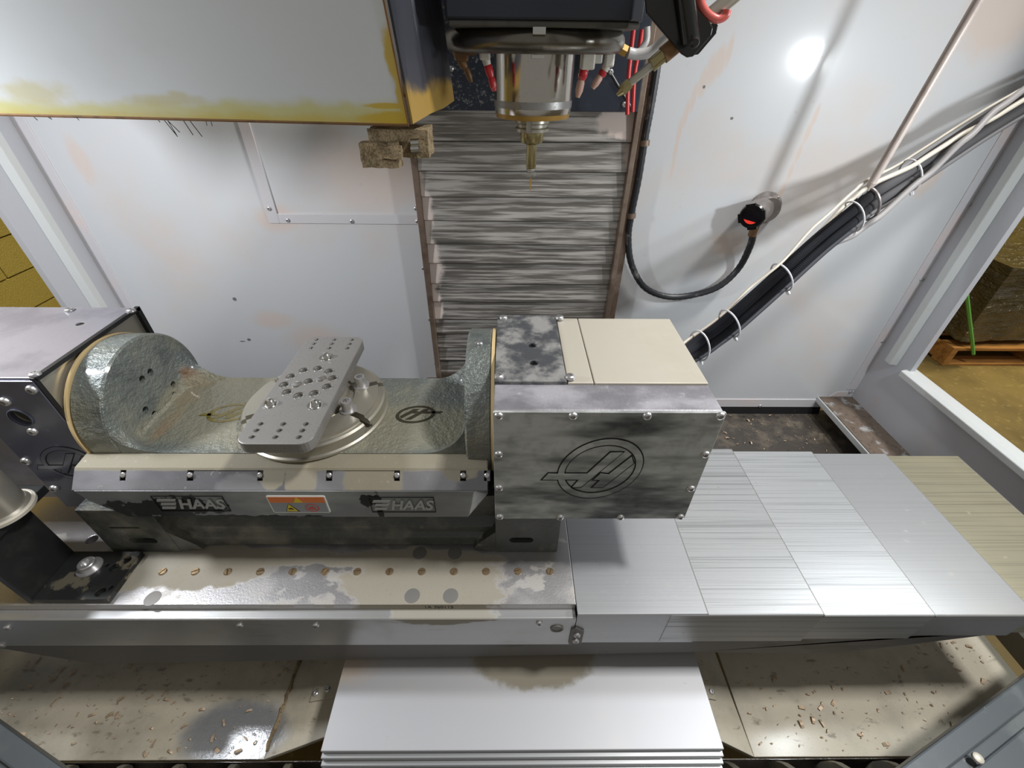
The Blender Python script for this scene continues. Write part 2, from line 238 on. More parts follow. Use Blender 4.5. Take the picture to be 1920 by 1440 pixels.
# ---------------------------------------------------------------- mesh helpers
class G:
    def __init__(s): s.v = []; s.f = []; s.mi = []; s.cur = 0
    def add(s, vs, fs):
        n = len(s.v); s.v += [Vector(v) for v in vs]
        for f in fs: s.f.append([i+n for i in f]); s.mi.append(s.cur)
        return s
    def box(s, x0, x1, y0, y1, z0, z1):
        return s.add([(x, y, z) for z in (z0, z1) for y in (y0, y1) for x in (x0, x1)],
            [(0, 2, 3, 1), (4, 5, 7, 6), (0, 1, 5, 4), (2, 6, 7, 3), (0, 4, 6, 2), (1, 3, 7, 5)])
    def prism(s, poly, fn, d0, d1):
        """poly of (u,v) lifted by fn(u,v,d), any winding"""
        n = len(poly)
        vs = [fn(u, v, d0) for u, v in poly]+[fn(u, v, d1) for u, v in poly]
        fs = [tuple(range(n)), tuple(range(2*n-1, n-1, -1))]+[(i, i+n, (i+1) % n+n, (i+1) % n) for i in range(n)]
        return s.add(vs, fs)
    def band(s, outer, inner, fn, d0, d1):
        n = len(outer); vs = []
        for d in (d0, d1):
            for pl in (outer, inner): vs += [fn(u, v, d) for u, v in pl]
        fs = []
        for i in range(n):
            j = (i+1) % n
            fs += [(2*n+i, 2*n+j, 3*n+j, 3*n+i), (i, n+i, n+j, j), (i, j, 2*n+j, 2*n+i), (n+i, 3*n+i, 3*n+j, n+j)]
        return s.add(vs, fs)
    def lathe(s, prof, loc=(0, 0, 0), axis=(0, 0, 1), seg=32, caps=True):
        """prof: list of (radius, height) along axis from loc"""
        a = Vector(axis).normalized(); q = a.to_track_quat('Z', 'Y'); L = Vector(loc)
        vs = []; fs = []
        for r, h in prof:
            for i in range(seg):
                t = 2*math.pi*i/seg; vs.append(L+q @ Vector((r*math.cos(t), r*math.sin(t), h)))
        for k in range(len(prof)-1):
            for i in range(seg):
                j = (i+1) % seg; fs.append((k*seg+i, k*seg+j, (k+1)*seg+j, (k+1)*seg+i))
        if caps:
            fs.append(tuple(reversed(range(seg)))); fs.append(tuple(range((len(prof)-1)*seg, len(prof)*seg)))
        return s.add(vs, fs)
    def cyl(s, p0, p1, r0, r1=None, seg=20):
        p0, p1 = Vector(p0), Vector(p1); return s.lathe([(r0, 0), (r0 if r1 is None else r1, (p1-p0).length)], p0, p1-p0, seg)
    def tube(s, pts, r, seg=10, rad=None, closed=False):
        pts = [Vector(p) for p in pts]; n = len(pts); up = Vector((0, 0, 1)); vs = []; fs = []; nn = None
        for i, p in enumerate(pts):
            a = pts[(i-1) % n] if (i or closed) else p; b = pts[(i+1) % n] if (i < n-1 or closed) else p
            t = (b-a).normalized()
            if nn is None: nn = t.cross(up if abs(t.z) < .9 else Vector((1, 0, 0))).normalized()
            nn = (nn-t*nn.dot(t)).normalized(); bb = t.cross(nn); rr = rad(i) if rad else r
            for k in range(seg):
                an = 2*math.pi*k/seg; vs.append(p+nn*math.cos(an)*rr+bb*math.sin(an)*rr)
        for i in range(n if closed else n-1):
            j = (i+1) % n
            for k in range(seg):
                l = (k+1) % seg; fs.append((i*seg+k, i*seg+l, j*seg+l, j*seg+k))
        if not closed: fs += [tuple(reversed(range(seg))), tuple(range((n-1)*seg, n*seg))]
        return s.add(vs, fs)
    def disc(s, c, nrm, r, seg=20):
        q = Vector(nrm).normalized().to_track_quat('Z', 'Y')
        return s.add([Vector(c)+q @ Vector((r*math.cos(2*math.pi*i/seg), r*math.sin(2*math.pi*i/seg), 0)) for i in range(seg)], [tuple(range(seg))])
    def mesh(s, name, mats, smooth=.6, origin=None):
        me = bpy.data.meshes.new(name); o = origin if origin is not None else Vector((0, 0, 0))
        me.from_pydata([v-o for v in s.v], [], s.f)
        for m in (mats if isinstance(mats, (list, tuple)) else [mats]): me.materials.append(M[m])
        me.polygons.foreach_set('material_index', s.mi)
        import bmesh
        bm = bmesh.new(); bm.from_mesh(me); bmesh.ops.recalc_face_normals(bm, faces=bm.faces); bm.to_mesh(me); bm.free()
        if smooth:
            me.polygons.foreach_set('use_smooth', [True]*len(me.polygons)); me.set_sharp_from_angle(angle=smooth)
        me.update(); return me
    def center(s):
        xs = [v.x for v in s.v]; ys = [v.y for v in s.v]; zs = [v.z for v in s.v]
        return Vector(((min(xs)+max(xs))/2, (min(ys)+max(ys))/2, min(zs)))
WL = {}
def carve_mesh(me, at_, cut, self_=False):
    to = bpy.data.objects.new('blank', me); COL.objects.link(to); to.location = at_
    co = bpy.data.objects.new('drill', cut.mesh('drill', [], 0)); COL.objects.link(co); co.location = (0, 0, Z0)
    b = to.modifiers.new('cut', 'BOOLEAN'); b.operation = 'DIFFERENCE'; b.solver = 'EXACT'; b.use_self = self_; b.object = co
    bpy.context.view_layer.update()
    nm = bpy.data.meshes.new_from_object(to.evaluated_get(bpy.context.evaluated_depsgraph_get())); nm.name = me.name
    bpy.data.objects.remove(to); dm = co.data; bpy.data.objects.remove(co); bpy.data.meshes.remove(dm); return nm
def carve(o, cut, self_=False): o.data = carve_mesh(o.data, WL[o.name], cut, self_)
def drill(cut, p, ax, r, depth, seg=18):
    p, ax = Vector(p), Vector(ax).normalized(); cut.cyl(p-ax*.002, p+ax*depth, r, r, seg)
def put(o, world, parent=None):
    COL.objects.link(o)
    if parent is not None: o.parent = parent; o.location = world-WL[parent.name]
    else: o.location = world
    WL[o.name] = Vector(world); return o
def obj(name, g, mats, parent=None, smooth=.6, bevel=0, seg=2):
    c = g.center(); me = g.mesh(name, mats, smooth, c)
    o = put(bpy.data.objects.new(name, me), c+Vector((0, 0, Z0)), parent)
    if bevel:
        b = o.modifiers.new('bevel', 'BEVEL'); b.width = bevel; b.segments = seg; b.limit_method = 'ANGLE'; b.angle_limit = .7; b.harden_normals = False
    return o
def inst(name, me, loc, parent, rot=(0, 0, 0)):
    o = bpy.data.objects.new(name, me); put(o, Vector(loc)+Vector((0, 0, Z0)), parent); o.rotation_euler = rot; return o
def empty(name, loc, label, cat, group=None):
    o = bpy.data.objects.new(name, None); o.empty_display_size = .05; put(o, Vector(loc)+Vector((0, 0, Z0))); return tag(o, label, cat, group)
def tag(o, label, cat, group=None):
    o['label'] = label; o['category'] = cat
    if group: o['group'] = group
    return o
def struct(o, label=None):
    o['kind'] = 'structure'
    if label: o['label'] = label
    return o
def vis(o, label): o['label'] = label; return o
FY = (math.pi/2, 0, 0)      # facing the door (-y)
FX = (0, math.pi/2, 0)      # facing +x
def button(name, r, h, m='screw'):
    g = G(); g.lathe([(r, 0), (r, h*.35), (r*.85, h*.75), (r*.55, h), (r*.42, h), (r*.40, h*.3), (.0001, h*.3)], seg=18, caps=False)
    return g.mesh(name, [m], .5)
def sockethead(name, r, h, m='screw'):
    g = G(); g.lathe([(r*1.5, 0), (r*1.5, h*.12), (r, h*.12), (r, h*.9), (r*.9, h), (r*.55, h), (r*.5, h*.6), (.0001, h*.6)], seg=22, caps=False)
    return g.mesh(name, [m], .5)
ME = {'b7': button('button_screw', .0072, .005), 'b6': button('small_button_screw', .006, .004), 'b4': button('panel_screw', .0045, .003), 'b5': button('panel_screw_mid', .0056, .0035),
      'shcs': sockethead('socket_screw', .0092, .02), 'boltdome': None}
def front(u, v, d): return Vector((u, d, v))          # poly in x,z ; d = y
def topm(u, v, d): return Vector((u, v, d))           # poly in x,y ; d = z
def side(u, v, d): return Vector((d, u, v))           # poly in y,z ; d = x
def rrect(x0, x1, y0, y1, r, n=6):
    o = []
    for cx, cy, a in ((x1-r, y1-r, 0), (x0+r, y1-r, 1), (x0+r, y0+r, 2), (x1-r, y0+r, 3)):
        for i in range(n+1):
            t = (a+i/n)*math.pi/2; o.append((cx+r*math.cos(t), cy+r*math.sin(t)))
    return o
def spline(pts, n=10):
    pts = [Vector(p) for p in pts]; P = [pts[0]*2-pts[1]]+pts+[pts[-1]*2-pts[-2]]; out = []
    for i in range(1, len(P)-2):
        a, b, c, d = P[i-1:i+3]
        for k in range(n):
            t = k/n; out.append(.5*((2*b)+(c-a)*t+(2*a-5*b+4*c-d)*t*t+(3*b-a-3*c+d)*t*t*t))
    out.append(pts[-1]); return out
def text(s, size, shear=0, offset=0.0):
    cu = bpy.data.curves.new('lettering', 'FONT'); cu.body = s; cu.size = size; cu.shear = shear; cu.offset = offset; cu.align_x = 'CENTER'; cu.align_y = 'CENTER'; cu.resolution_u = 3
    to = bpy.data.objects.new('lettering', cu); COL.objects.link(to); bpy.context.view_layer.update()
    me = bpy.data.meshes.new_from_object(to.evaluated_get(bpy.context.evaluated_depsgraph_get()))
    vs = [v.co.copy() for v in me.vertices]; fs = [tuple(p.vertices) for p in me.polygons]
    bpy.data.objects.remove(to); bpy.data.curves.remove(cu); bpy.data.meshes.remove(me); return vs, fs
# ================================================================ THE SETTING
g = G(); g.box(-6, 8, -3, 7, -1.72, -1.67); struct(obj('floor', g, 'concrete', smooth=0), 'worn brown concrete workshop floor')
# back wall panel of the enclosure, with flanges, strips and screws
g = G(); g.box(XL-.02, XR+.02, W, W+.012, -1.012, .55); wb = struct(obj('wall_back', g, 'wall', smooth=0), 'pale grey painted steel back panel of the enclosure')
g = G(); g.box(XL, XL+.034, W-.003, W, -1.0, .55); obj('flange', g, 'flange', wb, 0, .0008)
g = G(); g.box(XR-.030, XR, W-.003, W, -.93, .55); obj('flange', g, 'flange', wb, 0, .0008)
g = G(); g.prism([(.40, -1.010), (1.145, -1.010), (1.2, -.965), (1.2, -.94), (1.16, -.94), (1.13, -.975), (.40, -.975)], front, W-.003, W); obj('flange', g, 'flange', wb, 0, .0008)
g = G(); g.box(-.640, -.612, W-.004, W, -.371, .55); obj('strip', g, 'flange', wb, 0, .001)
g = G(); g.box(-.612, -.235, W-.004, W, -.371, -.346); obj('strip', g, 'flange', wb, 0, .001)
for px, py in [(505, 391), (540, 413), (660, 415), (783, 415), (780, 391), (794, 503), (806, 599), (817, 682)]:
    inst('screw', ME['b5'], pix(px, py, y=W-.004), wb, FY)
for px, py in [(80, 341), (175, 497), (1818, 383), (1728, 524), (1655, 640), (1425, 761), (1541, 760), (1575, 752), (1595, 735), (1157, 510)]:
    inst('screw', ME['b5'], pix(px, py, y=W-.003), wb, FY)
# right side wall with its opening
g = G(); g.prism([(0, -1.15), (W+.01, -1.15), (W+.01, .55), (1.069, .55), (1.069, -.772), (0, -.772)], side, XR, XR+.015)
wr = struct(obj('wall_right', g, 'post', smooth=0), 'grey painted steel side wall of the enclosure beside the pallet')
g = G(); g.prism([(XR-.004, -.79), (XR-.016, -.784), (XR-.016, -.766), (XR-.004, -.760), (XR+.03, -.760), (XR+.03, -.79)], lambda u, v, d: Vector((u, d, v)), .0, 1.082); obj('sill_lip', g, 'rail', wr, 0, .002)
g = G(); g.prism([(1.116, XR), (1.122, XR-.02), (1.146, XR-.02), (1.152, XR)], lambda u, v, d: Vector((v, u, d)), -.772, .55); obj('post_rail', g, 'rail', wr, 0, .002)
# left side wall
g = G(); g.prism([(0, -1.15), (W+.01, -1.15), (W+.01, .55), (1.051, .55), (1.051, -.772), (0, -.772)], side, XL-.015, XL)
wl = struct(obj('wall_left', g, 'post', smooth=0), 'grey painted steel side wall of the enclosure beside yellow blocks')
g = G(); g.prism([(1.110, XL), (1.116, XL+.02), (1.138, XL+.02), (1.150, XL)], lambda u, v, d: Vector((v, u, d)), -.772, .55); obj('post_rail', g, 'rail', wl, 0, .002)
# workshop walls of painted block
def blockwall(name, fn, u0, u1, v0, v1, back, label):
    o = struct(obj(name, back, 'mortar', smooth=0), label)
    g = G(); g.prism([(-.196, .003), (.196, .003), (.196, .192), (-.196, .192)], fn, 0, .015)
    me = g.mesh('block', ['block'], 0)
    r = 0; v = v0
    while v < v1:
        u = u0+(.2 if r % 2 else 0)
        while u < u1: inst('block', me, fn(u, v, 0), o); u += .4
        v += .2; r += 1
    return o
g = G(); g.box(-3.0, -2.915, -2, 6.5, -1.67, 1.8)
def fl(u, v, d): return Vector((d-(2.915 if (u or v) and abs(v) > .3 else 0), u, v))
xw = -2.915
o = struct(obj('wall_shop_left', g, 'mortar', smooth=0), 'yellow painted concrete block wall of the workshop')
g = G(); g.box(0, .018, -.196, .196, .003, .194); me = g.mesh('block', ['block'], 0)
for r in range(9):
    for c in range(9): inst('block', me, (xw, .8+c*.4+(.2 if r % 2 else 0), -1.668+r*.2), o)
g = G(); g.box(-3, 9, 4.40, 4.5, -1.67, 1.8); o = struct(obj('wall_shop_back', g, 'mortar', smooth=0), 'yellow painted concrete block wall behind the wrapped pallet')
g = G(); g.box(-.196, .196, -.018, 0, .003, .194); me = g.mesh('block', ['block'], 0)
for r in range(12):
    for c in range(9): inst('block', me, (4.0+c*.4+(.2 if r % 2 else 0), 4.40, -1.668+r*.2), o)
# chip pan at the back, channel beam, front trays
g = G(); g.box(XL, XR, .62, W+.01, -1.10, -1.036); struct(obj('floor_pan', g, 'traydark', smooth=0), 'dark wet chip pan behind the table')
g = G(); g.prism([(1.188, -1.04), (1.2, -1.04), (1.2, -1.012), (1.196, -1.012)], lambda u, v, d: Vector((d, u, v)), XL, 1.13); struct(obj('trim_1', g, 'edgeblack', smooth=0), 'black strip along the foot of the back panel')
g = G(); g.box(1.10, XR, .2, W, -.985, -.963); bm_ = struct(obj('trim_2', g, ['rail'], smooth=0, bevel=.003), 'grey channel along the foot of the side wall')
g = G(); g.box(1.103, XR, .2, W-.004, -.963, -.9605); obj('channel_top', g, 'beamtop', bm_, 0)
# ================================================================ WORKSHOP THINGS
pl = empty('pallet', (3.5, 2.95, -1.67), 'brown wooden pallet on the concrete under the wrapped load', 'pallet')
for k in range(6):
    y0 = 2.42+k*.2; g = G(); g.box(2.95, 4.15, y0, y0+.11, -1.552, -1.53); obj('deck_board', g, 'wood', pl, 0, .003)
for x0 in (2.95, 3.53, 4.11):
    g = G(); g.box(x0, x0+.04, 2.42, 3.53, -1.652, -1.552); obj('stringer', g, 'wood', pl, 0, .003)
for y0 in (2.42, 2.92, 3.43):
    g = G(); g.box(2.95, 4.15, y0, y0+.10, -1.67, -1.652); obj('bottom_board', g, 'wood', pl, 0, .003)
def wrapped():
    g = G(); n = 22
    x0, x1, y0, y1, z0, z1 = 2.99, 4.12, 2.45, 3.45, -1.53, -.99
    def bump(p):
        d = mnoise.fractal(p*5, 1, 2, 3)*.035; c = Vector((3.55, 2.95, -1.26)); return p+(p-c).normalized()*d
    def grid(fn):
        vs = []; fs = []
        for i in range(n+1):
            for j in range(n+1): vs.append(bump(fn(i/n, j/n)))
        for i in range(n):
            for j in range(n): a = i*(n+1)+j; fs.append((a, a+1, a+n+2, a+n+1))
        g.add(vs, fs)
    L = lambda a, b, t: a+(b-a)*t
    grid(lambda s, t: Vector((L(x0, x1, s), y0, L(z0+.04, z1, t)))); grid(lambda s, t: Vector((L(x0, x1, s), y1, L(z0+.04, z1, t))))
    grid(lambda s, t: Vector((x0, L(y0, y1, s), L(z0+.04, z1, t)))); grid(lambda s, t: Vector((x1, L(y0, y1, s), L(z0+.04, z1, t))))
    grid(lambda s, t: Vector((L(x0, x1, s), L(y0, y1, t), z1))); grid(lambda s, t: Vector((L(x0, x1, s), L(y0, y1, t), z0+.04)))
    return g
ld = tag(obj('wrapped_load', wrapped(), 'wrap', smooth=.8), 'load wrapped in shiny dark stretch film on the wooden pallet', 'wrapped load')
g = G(); c = pix(1822, 600, y=2.40)
g.tube([pix(1806, 500, y=2.40), pix(1812, 545, y=2.385), pix(1818, 600, y=2.39), pix(1823, 640, y=2.40), pix(1825, 664, y=2.405)], .010, 6)
obj('strap', g, 'strap', ld, .6)['label'] = 'green plastic strap'
# ================================================================ COLUMN WAY COVER
cv = empty('column_way_cover', (.04, 1.19, -.88), 'telescoping steel slat cover smeared with dried coolant on the back panel', 'way cover')
zs = [pix(1000, py, y=1.185).z for py in (206, 266, 322, 370, 414, 458, 494, 532, 566, 599, 626, 652, 676, 700)]
for k in range(len(zs)-1):
    g = G(); a, b = zs[k], zs[k+1]; yo = 1.172+k*.0009
    xa = -.222; xb = .292
    g.prism([(yo+.014, a), (yo+.007, a), (yo, b+.008), (yo, b+.0022), (yo+.014, b+.0022)], lambda u, v, d: Vector((d, u, v)), xa, xb)
    obj('slat', g, 'slat', cv, 0, .0012)
g = G(); g.box(-.225, .295, 1.192, 1.2, -.885, zs[0]); obj('backing', g, 'slat', cv, 0)
g = G(); g.box(-.236, -.222, 1.165, 1.2, -.885, .4); obj('side_rail', g, 'rusty', cv, 0, .001)
g = G(); g.box(.292, .304, 1.160, 1.2, -.885, .4); obj('side_rail', g, 'rusty', cv, 0, .001)
g = G(); g.box(.304, .326, 1.180, 1.2, -.885, .4); obj('side_rail', g, 'rusty', cv, 0, .001)
g = G(); g.box(-.275, .36, 1.165, 1.2, -.905, -.885); br = obj('bottom_bar', g, 'rusty', cv, 0, .001)
for x in (-.25, -.13, .0, .2): inst('screw', ME['b4'], (x, 1.165, -.895), br, FY)
za = zs[0]
g = G(); g.prism([(-.222, za), (.292, za), (.292, .4), (-.222, .4)], front, 1.160, 1.172); tp = obj('top_plate', g, 'topplate', cv, 0, .001)
g = G(); p1, p2 = pix(1142, 130, y=1.158), pix(1186, 205, y=1.158); g.tube([p1, p2], .0018, 6); obj('seam_bead', g, 'screw', tp)
for px, py in [(1170, 196), (846, 129), (1145, 135)]: inst('screw', ME['b6'], pix(px, py, y=1.160), tp, FY)
# ================================================================ CONDUIT + SENSOR ON THE WALL
cd = [(1236, 95), (1228, 150), (1219, 205), (1208, 265), (1196, 340), (1184, 400), (1178, 445), (1184, 495), (1208, 538), (1250, 556), (1300, 553), (1348, 537), (1385, 503), (1406, 462), (1413, 432)]
cp = [pix(x, y, y=1.178) for x, y in cd]; cp[-1] = pix(1413, 432, y=1.13); cp[-2] = pix(1407, 460, y=1.15)
g = G(); g.tube(spline(cp, 10), .0085, 10, rad=lambda i: .0085+(.0008 if i % 2 else 0))
con = tag(obj('conduit', g, 'conduit'), 'black flexible conduit looping down the back panel to the round sensor', 'conduit')
for px, py in [(1209, 268), (1184, 404)]:
    c = pix(px, py, y=1.178); g = G(); g.lathe([(.0115, -.006), (.0115, .006)], c, (-.1, 0, 1), 14); g.box(c.x-.03, c.x-.008, 1.19, 1.2, c.z-.006, c.z+.006); obj('clip', g, 'rusty', con)
sn = empty('sensor', pix(1425, 395, y=W), 'round grey sensor with a red lit window on the back panel', 'sensor')
c0 = pix(1432, 388, y=W); c1 = pix(1402, 412, y=1.105); ax = (c1-c0).normalized()
g = G(); g.lathe([(.040, 0), (.040, .012), (.030, .016), (.030, .03)], c0, Vector((0, -1, 0)), 20); obj('mount', g, 'device', sn)
g = G(); g.lathe([(.024, 0), (.030, .02), (.031, .07), (.030, .092)], c0, ax, 28); bd = obj('body', g, 'device', sn)
e = c0+ax*.092; q = ax.to_track_quat('Z', 'Y')
g = G(); g.lathe([(.030, 0), (.031, .004), (.028, .009), (.023, .009), (.0215, .005)], e-ax*.002, ax, 28); obj('bezel', g, 'blackgloss', sn)
g = G()
for a in range(4):
    t = math.pi/2*a+.35; d = q @ Vector((math.cos(t), math.sin(t), 0)); s_ = q @ Vector((-math.sin(t), math.cos(t), 0))
    pts = [e+d*.024+s_*.011, e+d*.0315+s_*.011, e+d*.0315-s_*.011, e+d*.024-s_*.011]
    g.add(pts+[p+ax*.008 for p in pts], [(0, 1, 2, 3), (7, 6, 5, 4), (0, 4, 5, 1), (1, 5, 6, 2), (2, 6, 7, 3), (3, 7, 4, 0)])
obj('bezel_lug', g, 'blackgloss', sn)
g = G(); g.disc(e+ax*.0065, ax, .0225, 28); obj('window', g, 'glassdark', sn)
g = G(); up = Vector((0, 0, 1))-ax*ax.z; up.normalize(); rt = ax.cross(up)
pts = [e+ax*.0072+(rt*math.cos(t)*.0180+up*math.sin(t)*.0180) for t in [math.pi*(1.22+.62*i/12) for i in range(13)]]
g.add(pts, [tuple(range(13))]); obj('indicator_light', g, 'led', sn)
g = G(); g.cyl(cp[-1]+Vector((0, 0, .03)), cp[-1]-Vector((.0, 0, .014)), .012, .010, 12); obj('cable_gland', g, 'brown', sn)
for s_ in (-.6, .9): inst('screw', ME['b4'], c0+Vector((.034*math.cos(s_), -.013, .034*math.sin(s_))), sn, FY)
# ================================================================ HOSE BUNDLE
bl = [((1255, 690), .68), ((1300, 656), .75), ((1340, 628), .785), ((1370, 604), .81), ((1420, 560), .845), ((1470, 515), .88), ((1540, 452), .93), ((1605, 400), .975), ((1630, 378), 1.0), ((1710, 325), 1.045), ((1780, 278), 1.075), ((1850, 232), 1.10), ((1920, 190), 1.125), ((1995, 148), 1.15)]
bc = [pix(x, y, y=yy) for (x, y), yy in bl]; bs = spline(bc, 26)
def bundle(offs, n=26):
    out = []
    for i, p in enumerate(bs):
        a = bs[max(i-1, 0)]; b = bs[min(i+1, len(bs)-1)]; t = (b-a).normalized(); n1 = Vector((0, 1, 0)).cross(t).normalized(); n2 = t.cross(n1)
        s = i/n; k = min(int(s), len(offs)-2); f = s-k; f = f*f*(3-2*f)
        u = offs[k][0]*(1-f)+offs[k+1][0]*f; v = offs[k][1]*(1-f)+offs[k+1][1]*f
        out.append(p+n1*u+n2*v)
    return out
N = len(bl)
def ks(d):      # keyed offsets, sign: + = below/right of the bundle
    ke = sorted(d); r = []
    for i in range(N):
        lo = max([k for k in ke if k <= i], default=ke[0]); hi = min([k for k in ke if k >= i], default=ke[-1])
        f = 0 if hi == lo else (i-lo)/(hi-lo); r.append(tuple(d[lo][j]*(1-f)+d[hi][j]*f for j in (0, 1)))
    return r
def hose(name, offs, r, m, label, ribs=True):
    pts = bundle(offs)
    if ribs:        # refine so that the ribs are real
        fine = []
        for a, b in zip(pts[:-1], pts[1:]):
            k = max(2, int((b-a).length/.0036)); fine += [a+(b-a)*(i/k) for i in range(k)]
        g = G(); g.tube(fine, r, 10, rad=lambda i: r*(1 if i % 2 else .80))
    else: g = G(); g.tube(pts, r, 10)
    return tag(obj(name, g, m, smooth=.5 if ribs else 1.2), label, 'hose' if ribs else 'cable', 'hoses tied in the bundle')
hose('corrugated_hose', ks({0: (-.0125, 0), 8: (-.0125, 0), 9: (-.0105, 0), 13: (-.0135, 0)}), .0120, 'hose', 'thick black corrugated hose on the upper side of the tied bundle')
hose('corrugated_hose', ks({0: (.0125, 0), 8: (.0125, 0), 9: (.0150, 0), 13: (.0125, 0)}), .0112, 'hose', 'thinner black corrugated hose on the lower side of the tied bundle')
hose('grey_cable', ks({0: (.013, .0185), 5: (.013, .0185), 6: (.034, .0180), 7: (.0485, .001), 8: (.0360, -.0190), 9: (.012, -.0215), 10: (-.0205, -.0315), 11: (-.0335, -.021), 12: (-.0345, -.009), 13: (-.0350, -.004)}), .0066, 'greyhose', 'smooth dusty grey cable crossing over the tied bundle', False)
hose('beige_cable', ks({0: (-.004, .0185), 6: (-.004, .0185), 7: (-.0235, .0172), 8: (-.0325, .005), 9: (-.0255, -.0125), 10: (-.0235, -.0135), 11: (-.016, -.0185), 13: (-.0175, -.0185)}), .0050, 'beigecable', 'thin beige cable along the top of the bundle', False)
hose('black_cable', ks({0: (.0305, 0), 8: (.0305, 0), 9: (.034, 0), 13: (.0305, 0)}), .0060, 'hose', 'thin black cable under the corrugated hoses', False)
hose('thin_grey_tube', ks({0: (-.0165, .0160), 3: (-.0165, .0160), 4: (-.0255, .0120), 5: (-.0305, .0), 6: (-.045, 0), 7: (-.048, .006), 8: (-.043, .012), 9: (-.026, .0185), 13: (-.018, .0175)}), .0030, 'beigecable', 'thin pale tube bowing out above the corrugated hose', False)
def ring_at(idx, ru, rv, m='tie', wd=.0020):
    p = bs[idx]; t = (bs[min(idx+1, len(bs)-1)]-bs[max(idx-1, 0)]).normalized(); n1 = Vector((0, 1, 0)).cross(t).normalized(); n2 = t.cross(n1)
    g = G(); g.tube([p+n1*(ru*math.cos(a)+.005)+n2*(rv*math.sin(a)+.004) for a in [2*math.pi*i/26 for i in range(26)]], wd, 6, closed=True)
    hp = p+n1*(ru+.005)+n2*.004; g.tube([hp-n2*.004, hp-n2*.004+n1*.010+t*.002], .004, 6); return g
def bidx(px, py):
    best = None
    for i, p in enumerate(bs):
        w_ = p.dot(CF); u_ = 960+FPX*p.dot(CR)/w_; v_ = 720-FPX*p.dot(CU)/w_
        d = (u_-px)**2+(v_-py)**2
        if best is None or d < best[0]: best = (d, i)
    return best[1]
for (px, py), ru, lab in [((1708, 325), .032, 'white cable tie round the grey upper stretch of the bundle'), ((1600, 402), .028, 'white cable tie just below the spring hanger on the bundle'), ((1467, 517), .030, 'white cable tie halfway along the black hoses'),
        ((1370, 604), .029, 'white cable tie second from the grey motor housing'), ((1315, 647), .031, 'white cable tie on the hoses nearest the grey motor housing')]:
    tag(obj('cable_tie', ring_at(bidx(px, py), .0362, .0245), 'tie'), lab, 'cable tie', 'cable ties on the bundle')
# spring hanger
sp0 = pix(1626, 358, y=1.0); sp1 = pix(1835, 0, y=1.0); sp2 = sp1+(sp1-sp0)*.5
sh = empty('spring_hanger', sp0, 'pinkish ribbed spring hanging down to hold the hose bundle', 'spring')
pts = [sp0+(sp2-sp0)*(i/420) for i in range(421)]
g = G(); g.tube(pts, .0085, 10, rad=lambda i: (.0088 if i % 2 else .0080)*min(1, .35+i/22)); obj('spring', g, 'spring', sh, 1.2)
i0 = bidx(1627, 374); obj('hook_band', ring_at(i0, .0375, .0255, 'tie', .0032), 'device', sh)
g = G(); g.tube(spline([sp0+Vector((0, 0, .004)), sp0+Vector((-.006, 0, -.008)), bs[i0]+Vector((-.012, 0, .030))], 6), .0022, 6); obj('hook', g, 'screw', sh)
# ================================================================ TABLE
tb = empty('machine_table', (-.45, .52, -.83), 'flat steel machine table spattered with grey silt', 'table')
g = G(); g.box(-1.02, .1135, .3505, .70, -.775, T); tt = obj('table_top', g, 'table', tb, 0, .0015)
g = G(); g.prism([(.3505, -.735), (.336, -.735), (.3345, -.737), (.3345, -.832), (.338, -.832), (.338, -.740), (.3505, -.740)], side, -1.02, .1135); fc = obj('front_cover', g, 'lip', tb, 0, .001)
g = G(); g.lathe([(.0068, 0), (.0068, .0012), (.0055, .0030)], seg=14); setm = g.mesh('set_screw', ['copper'], .5)
ct = G(); ct.box(-.008, .008, -.0011, .0011, .0010+0, .006); setm = carve_mesh(setm, Vector((0, 0, Z0)), ct)
for i in range(13): inst('set_screw', setm, (-.5945+i*.05578, .4075, T-.0004), tt, (0, 0, random.uniform(0, 3)))
g = G(); g.lathe([(.0125, 0), (.0125, .0007), (.0112, .0008)], seg=24); plm = g.mesh('plug', ['plug'], .5)
for px, py in [(286, 1122), (773, 1117), (845, 1117), (787, 1037), (853, 1037)]:
    p = pix(px, py, z=T); inst('plug', plm, (p.x, p.y, T-.0003), tt)
ct = G(); drill(ct, pix(172, 1012, z=T), (0, 0, -1), .0095, .03); carve(tt, ct)
for px, py in [(15, 1176), (450, 1172), (592, 1172), (1011, 1168), (5, 1209)]: inst('screw', ME['b5'], pix(px, py, y=.3345), fc, FY)
g = G(); p = pix(1044, 1178, y=.3345); g.lathe([(.011, 0), (.011, .002), (.0085, .002), (.0085, .001), (.0001, .001)], p, (0, -1, 0), 24, caps=False); obj('grommet', g, 'plug', fc)
vs_, fs_ = text('1A 360115', .011); g = G(); cx = pix(823, 1137, z=-.728).x
g.add([Vector((cx+v.x, .3499, -.7285+v.y)) for v in vs_], fs_); obj('marking', g, 'ink', tt, 0)
# saddle under the table
sd_ = [pix(x, y, y=.3475) for x, y in ((-250, 1190), (0, 1216), (180, 1246), (400, 1242), (640, 1237), (1310, 1223), (1440, 1226), (1560, 1227), (1920, 1183), (2010, 1172))]
g = G(); g.prism([(sd_[0].x, -.80)]+[(p.x, p.z) for p in sd_]+[(sd_[-1].x, -.80)], front, .3475, .66); tag(obj('saddle', g, 'saddle', smooth=0, bevel=.002), 'grey stained saddle casting hidden under the steel table', 'saddle')
